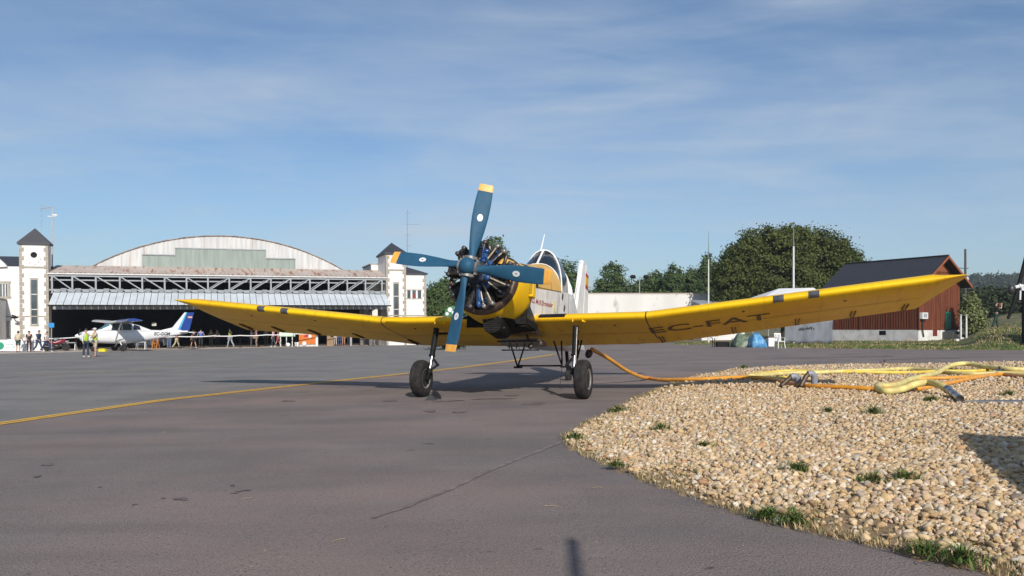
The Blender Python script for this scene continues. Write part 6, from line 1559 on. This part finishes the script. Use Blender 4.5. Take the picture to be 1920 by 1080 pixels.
# grey rag-like chock under the near strut of the farther wheel
x, y, z = gp(806, 750); o = MB().prism([(-.10, 0, 0), (.14, 0, 0), (.02, 0, .13)], (0, -.1, 0), (0, .12, 0)).build('wheel_chock', getm('dark_chock', (.035, .035, .037), .8), smooth=0); o.location = (x, y, z); tag(o, 'small dark grey chock in front of the left main wheel', 'chock')

# ================================================================== TREES
def leaf_mat(name, c, d): return attr_mat(name, 'tint', .7, .22, c, d)
m_oak = leaf_mat('oak_leaf', (.110, .130, .034), (.048, .066, .017))
m_pop = leaf_mat('poplar_leaf', (.125, .175, .060), (.045, .080, .027))
m_olv = leaf_mat('willow_leaf', (.24, .26, .11), (.11, .14, .05))
m_wood_far = leaf_mat('far_leaf', (.055, .075, .03), (.02, .032, .014))
m_bark = M('bark', (.11, .085, .06), .95, c2=(.06, .045, .03), scale=4, stretch=(2, 2, .5), bump=.5, bscale=8)
def crown(ells, nclump, nleaf, ls, crad, rng):
    vols = np.array([e[3] * e[4] * e[5] for e in ells]) ** .75; pr = vols / vols.sum()
    V, T = [], []
    for c in range(nclump):
        e = ells[rng.choice(len(ells), p=pr)]
        d = rng.normal(size=3); d /= np.linalg.norm(d)
        rr = rng.uniform(.45, 1.02) if rng.random() < .45 else rng.uniform(.82, 1.05)
        ce = np.array(e[:3]) + d * np.array(e[3:6]) * rr
        cr = crad * rng.uniform(.55, 1.35); n = int(nleaf * rng.uniform(.6, 1.4))
        p = ce + rng.normal(size=(n, 3)) * cr * np.array([.55, .55, .40])
        out = (p - np.array(e[:3])) / np.array(e[3:6]); out /= np.linalg.norm(out, axis=1)[:, None] + 1e-6
        nr = out * .8 + rng.normal(size=(n, 3)) * .6 + np.array([0, 0, .35]); nr /= np.linalg.norm(nr, axis=1)[:, None]
        a = np.cross(nr, rng.normal(size=(n, 3))); a /= np.linalg.norm(a, axis=1)[:, None] + 1e-6; b_ = np.cross(nr, a)
        s_ = ls * rng.uniform(.6, 1.4, (n, 1))
        q = np.stack([p - a * s_, p + b_ * s_ * .55, p + a * s_, p - b_ * s_ * .55], 1)
        V.append(q.reshape(-1, 3)); ct = rng.uniform(.15, .85); T.append(np.clip(ct + rng.normal(0, .16, n), 0, 1))
    v = np.concatenate(V); f = np.arange(len(v)).reshape(-1, 4); return v, f, np.concatenate(T)
def tree(px, Y, ells, nclump, nleaf, ls, crad, mat, label, seed, trunk_r=.2, name='tree', group=None, cat='tree'):
    rng = np.random.default_rng(seed); x = xat(px, Y); z = G(x, Y); t = empty(name, (x, Y, z), label, cat, group=group)
    v, f, tt = crown(ells, nclump, nleaf, ls, crad, rng); npmesh('crown', v, f, mat, t, attr=tt)
    q = MB(); zc = min(e[2] for e in ells); top = max(e[2] for e in ells)
    q.tube([(0, 0, -.3), (.05, 0, zc * .5), (-.03, .05, zc), (0, 0, top)], [trunk_r * 1.3, trunk_r, trunk_r * .8, trunk_r * .25], 9)
    for i in range(9):
        e = ells[i % len(ells)]; d = rng.normal(size=3); d[2] = abs(d[2]) * .5; d /= np.linalg.norm(d); en = np.array(e[:3]) + d * np.array(e[3:6]) * .75
        z0 = zc * rng.uniform(.55, 1.0); q.tube([(0, 0, z0), (en[0] * .5, en[1] * .5, lerp(z0, en[2], .6)), tuple(en)], [trunk_r * .45, trunk_r * .25, trunk_r * .06], 6)
    q.build('trunk', m_bark, t); return t
def hgt(py, px, Y): return zat(py, Y) - G(xat(px, Y), Y)
OY = 88; s_ = OY / F
_r = random.Random(21); _ex = []
for _i in range(20):
    _a = _r.uniform(0, pi); _q = _r.uniform(.8, 1.5); _ex.append((6.7 * cos(_a) * _r.uniform(.84, 1.04), _r.uniform(-2.5, 1), 6.4 + 4.5 * sin(_a) * _r.uniform(.9, 1.06), _q, _q, _q * .75))
tree(1474, OY, _ex + [(0, 0, 6.4, 7.0, 5.5, 4.0), (-5.4, -1, 5.5, 2.9, 3, 3.0), (-6.6, -.5, 7.0, 1.5, 1.6, 1.2), (.6, -1, 10.6, 2.0, 2, 1.3), (7.0, 0, 7.6, 1.2, 1.3, 1.1), (5.0, 0, 6.2, 3.1, 3.5, 3.5), (-1.6, -1, 9.6, 3.6, 3, 2.2), (2.8, -.5, 9.5, 3.4, 3, 2.1), (-4.2, -1, 8.2, 2.5, 2.5, 2.0), (5.6, -.5, 8.2, 2.0, 2, 1.8), (0, -3, 5.5, 6, 2.5, 3)], 1650, 62, .15, .72, m_oak, 'big round dark green oak standing behind the marquee and the masts', 3, .5, 'oak_tree')
def pop(px, ytop, half, Y, label, seed, nclump=230, name='poplar_tree', grp='poplars beyond the white wall'):
    h = hgt(ytop, px, Y); w = half * Y / F
    tree(px, Y, [(0, 0, h * .56, w * .85, w * .8, h * .38), (0, 0, h * .78, w * .55, w * .5, h * .20), (-w * .35, 0, h * .5, w * .55, w * .5, h * .26), (w * .4, 0, h * .52, w * .5, w * .5, h * .24), (0, 0, h * .30, w * .8, w * .7, h * .2)], nclump, 48, .17, .62, m_pop, label, seed, .2, name, grp)
pop(1064, 483, 27, 112, 'round-topped poplar just behind the yellow aircraft tail fin', 11, 260)
pop(1148, 489, 36, 116, 'broad free-standing poplar left of the floodlight pole', 12, 300)
pop(1199, 522, 20, 118, 'low small tree below the floodlight pole', 13, 130)
pop(1228, 505, 22, 118, 'leftmost poplar of the close row', 14, 190)
pop(1262, 494, 24, 114, 'tallest poplar in the middle of the close row', 15, 220)
pop(1296, 500, 20, 118, 'poplar at the right of the close row', 16, 190)
pop(1326, 470, 20, 110, 'narrow leaning poplar touching the left side of the oak', 17, 200)
pop(1346, 500, 26, 116, 'poplar half hidden behind the left side of the oak', 18, 150)
pop(1180, 530, 34, 122, 'low bushy tree behind the floodlight pole, filling the belt', 41, 170)
pop(1212, 520, 26, 124, 'bushy tree between the floodlight pole and the close row', 42, 170)
pop(1246, 512, 24, 124, 'bushy tree behind the gap left of the tallest poplar', 43, 170)
pop(1281, 510, 24, 124, 'bushy tree behind the gap right of the tallest poplar', 44, 170)
pop(1312, 505, 24, 124, 'bushy tree behind the narrow leaning poplar', 45, 170)
pop(1108, 535, 30, 114, 'low bushy tree between the tail fin and the broad poplar', 19, 120)
pop(926, 441, 38, 108, 'tall tree whose top shows above the radial engine', 20, 420, 'tall_tree', 'trees behind the engine')
pop(812, 530, 22, 100, 'tree right against the annex building', 21, 220, 'green_tree', 'trees behind the engine')
pop(838, 519, 22, 104, 'taller green tree just left of the engine', 22, 240, 'green_tree', 'trees behind the engine')
pop(868, 528, 26, 102, 'green tree behind the left cylinders of the engine', 23, 220, 'green_tree', 'trees behind the engine')
pop(975, 520, 50, 112, 'tree hidden behind the cowling and cockpit', 24, 150, 'green_tree', 'trees behind the engine')
tree(1823, 66, [(0, 0, 1.7, .5, .5, 1.5), (-.3, 0, 2.2, .4, .4, .8), (.4, 0, 1.1, .5, .5, 1.0)], 110, 46, .12, .4, m_olv, 'loose pale green willow bush right of the wooden house', 31, .09, 'willow_bush', None, 'bush')
tree(835, 60, [(0, 0, 1.2, 1.2, .9, 1.1), (.6, 0, .8, .8, .8, .8)], 120, 44, .10, .35, m_pop, 'low bush below the trees beside the annex building', 32, .06, 'green_bush', None, 'bush')
# wood at the right and the forested hill
rng = np.random.default_rng(77); ells = []
for i in range(34):
    px_ = 1795 + i * 7.5 + rng.uniform(-4, 4); Y = rng.uniform(104, 126); x = xat(px_, Y); z1 = zat(rng.uniform(541, 556), Y); z0 = zat(592, Y); h = z1 - z0; ells.append((x, Y, (z0 + z1) / 2, h * .75, h * .6, h * .52))
v, f, tt = crown(ells, 1500, 34, .22, .8, rng); o = npmesh('woodland', v, f, m_wood_far, attr=tt); tag(o, 'dark wood beyond the field at the right edge', 'woodland', kind='stuff')
rng = np.random.default_rng(78)
xs = np.linspace(-900, 1500, 240); rows = []
for j, (Y, k_) in enumerate(((430, 0), (520, .45), (620, .85), (720, 1.0), (900, .9))):
    rows.append([(x, Y, 4 + k_ * (23 + 20 * ss(150, 500, x) + 4 * sin(x * .006 + 1) + 2 * sin(x * .021)) ) for x in xs])
m_hill = M('forest_hill', (.022, .034, .028), .95, c2=(.012, .020, .017), scale=.05, detail=10, lo=.4, hi=.6)
tag(MB().grid(rows).build('hills', m_hill, smooth=80), 'distant forested hill', kind='structure')
fx = rng.uniform(250, 760, 2600); fy = rng.uniform(440, 740, 2600); k_ = np.interp(fy, (430, 520, 620, 720), (0, .45, .85, 1.0)); hz_ = 4 + k_ * (23 + 20 * np.array([ss(150, 500, x) for x in fx]) + 4 * np.sin(fx * .006 + 1) + 2 * np.sin(fx * .021))
ee = [(a, b_, c + 1.5, 4.5, 4.5, 4.0) for a, b_, c in zip(fx, fy, hz_)]
v, f, tt = crown(ee, 5200, 12, 1.4, 2.6, rng); o = npmesh('hill_forest', v, f, m_wood_far, attr=tt); tag(o, 'forest covering the distant hill', 'forest', kind='stuff')

# ================================================================== LIGHT, SKY, CAMERA
SD = Vector((-.40, 1.72, 0)).normalized(); EL = R(29.5)
sun = bpy.data.lights.new('sun', 'SUN'); sun.energy = 4.8; sun.angle = R(.53); sun.color = (1.0, .94, .86)
so = bpy.data.objects.new('sun', sun); COL.objects.link(so)
ld = Vector((SD.x * cos(EL), SD.y * cos(EL), -sin(EL))); so.rotation_euler = ld.to_track_quat('-Z', 'Y').to_euler(); so.location = (3, -20, 30)
w = bpy.data.worlds.new('World'); sc.world = w; w.use_nodes = True; nt = w.node_tree; nt.nodes.clear()
out = N(nt, 'ShaderNodeOutputWorld'); bg = N(nt, 'ShaderNodeBackground'); bg.inputs['Strength'].default_value = .092
sky = N(nt, 'ShaderNodeTexSky'); sky.sky_type = 'NISHITA'; sky.sun_disc = False; sky.sun_elevation = EL; sky.sun_rotation = math.atan2(-SD.x, -SD.y)
sky.air_density = 1.0; sky.dust_density = .5; sky.ozone_density = 2.6; sky.altitude = 300
tc = N(nt, 'ShaderNodeTexCoord'); sx = N(nt, 'ShaderNodeSeparateXYZ'); nt.links.new(tc.outputs['Generated'], sx.inputs[0])
def math_(op, a, b_):
    n = N(nt, 'ShaderNodeMath', operation=op)
    for i, q in enumerate((a, b_)):
        if isinstance(q, (int, float)): n.inputs[i].default_value = q
        elif q is not None: nt.links.new(q, n.inputs[i])
    return n.outputs[0]
zz = math_('MAXIMUM', sx.outputs[2], 0.0); den = math_('ADD', zz, .16)
cx = math_('DIVIDE', sx.outputs[0], den); cy = math_('DIVIDE', sx.outputs[1], den)
cv = N(nt, 'ShaderNodeCombineXYZ'); nt.links.new(cx, cv.inputs[0]); nt.links.new(cy, cv.inputs[1])
cv2 = N(nt, 'ShaderNodeCombineXYZ'); nt.links.new(sx.outputs[0], cv2.inputs[0]); nt.links.new(sx.outputs[2], cv2.inputs[1]); nt.links.new(math_('MULTIPLY', sx.outputs[1], .3), cv2.inputs[2])
def wisps(rot, sc_, stretch, lo, hi, dist, detail=9, rough=.55, src=None):
    mp = N(nt, 'ShaderNodeMapping'); mp.inputs['Rotation'].default_value = (0, 0, rot); mp.inputs['Scale'].default_value = stretch; nt.links.new((src or cv).outputs[0], mp.inputs['Vector'])
    nz = N(nt, 'ShaderNodeTexNoise', Scale=sc_, Detail=detail, Roughness=rough, Distortion=dist); nt.links.new(mp.outputs[0], nz.inputs['Vector'])
    cr = N(nt, 'ShaderNodeValToRGB'); cr.color_ramp.elements[0].position = lo; cr.color_ramp.elements[0].color = (0, 0, 0, 1); cr.color_ramp.elements[1].position = hi; cr.color_ramp.elements[1].color = (1, 1, 1, 1)
    nt.links.new(nz.outputs['Fac'], cr.inputs['Fac']); return cr.outputs['Color']
w1 = wisps(R(-38), .85, (.5, 1.9, 1), .40, .64, 1.6); w2 = wisps(R(28), 1.5, (.4, 2.1, 1), .43, .68, 2.0); w3 = wisps(R(5), .45, (.8, 1.2, 1), .38, .66, .6, 5)
w4 = wisps(R(24), 2.4, (.7, 3.0, 1), .42, .72, 1.4, 10, .6, cv2); w5 = wisps(R(-20), 3.0, (.6, 3.2, 1), .46, .74, 1.8, 10, .6, cv2)
cl = math_('MULTIPLY', math_('ADD', math_('ADD', math_('MULTIPLY', w1, .32), math_('MULTIPLY', w2, .18)), math_('ADD', math_('MULTIPLY', w4, .52), math_('MULTIPLY', w5, .34))), math_('ADD', math_('MULTIPLY', w3, .75), .22))
hzf = N(nt, 'ShaderNodeMapRange'); nt.links.new(zz, hzf.inputs['Value']); hzf.inputs['From Min'].default_value = 0; hzf.inputs['From Max'].default_value = .42; hzf.inputs['To Min'].default_value = .32; hzf.inputs['To Max'].default_value = .05
hb = math_('POWER', math_('SUBTRACT', 1.0, zz), 7.0)
cl = math_('MINIMUM', math_('ADD', math_('MULTIPLY', cl, .85), math_('ADD', math_('MULTIPLY', hb, .20), .02)), .75)
mx = N(nt, 'ShaderNodeMix', data_type='RGBA'); nt.links.new(cl, mx.inputs['Factor']); tn_ = N(nt, 'ShaderNodeMix', data_type='RGBA', blend_type='MULTIPLY'); tn_.inputs[0].default_value = 1; nt.links.new(sky.outputs[0], tn_.inputs[6]); tn_.inputs[7].default_value = (.84, .985, 1.10, 1); nt.links.new(tn_.outputs[2], mx.inputs[6]); mx.inputs[7].default_value = (6.0, 6.8, 7.7, 1)
nt.links.new(mx.outputs[2], bg.inputs['Color']); nt.links.new(bg.outputs[0], out.inputs['Surface'])

hz_m = bpy.data.materials.new('thin_haze'); hz_m.use_nodes = True; hn = hz_m.node_tree; hn.nodes.clear()
ho = N(hn, 'ShaderNodeOutputMaterial'); hv = N(hn, 'ShaderNodeVolumePrincipled'); hv.inputs['Color'].default_value = (.80, .87, .95, 1); hv.inputs['Density'].default_value = .00032; hv.inputs['Anisotropy'].default_value = .2
hn.links.new(hv.outputs[0], ho.inputs['Volume'])
hb_ = MB().bb((-1250, -450, -20), (1550, 1700, 66)).build('haze', hz_m, smooth=0); tag(hb_, 'thin blue haze over the far hill', kind='stuff')

cam = bpy.data.cameras.new('camera'); cam.sensor_width = 36; cam.lens = 36 * F / 1920; cam.shift_y = (YH - 540) / 1920; cam.clip_start = .1; cam.clip_end = 6000
co = bpy.data.objects.new('camera', cam); COL.objects.link(co); co.location = (0, 0, CH); co.rotation_euler = (pi / 2, 0, 0); sc.camera = co
sc.render.resolution_x, sc.render.resolution_y = 1024, 576
sc.view_settings.view_transform = 'Standard'; sc.view_settings.look = 'None'; sc.view_settings.exposure = 0.04; sc.view_settings.gamma = 1
sc.render.engine = 'CYCLES'
sc.cycles.max_bounces = 8; sc.cycles.diffuse_bounces = 3; sc.cycles.transparent_max_bounces = 8
sc.cycles.use_denoising = True
bpy.data.scenes.remove(TMP)
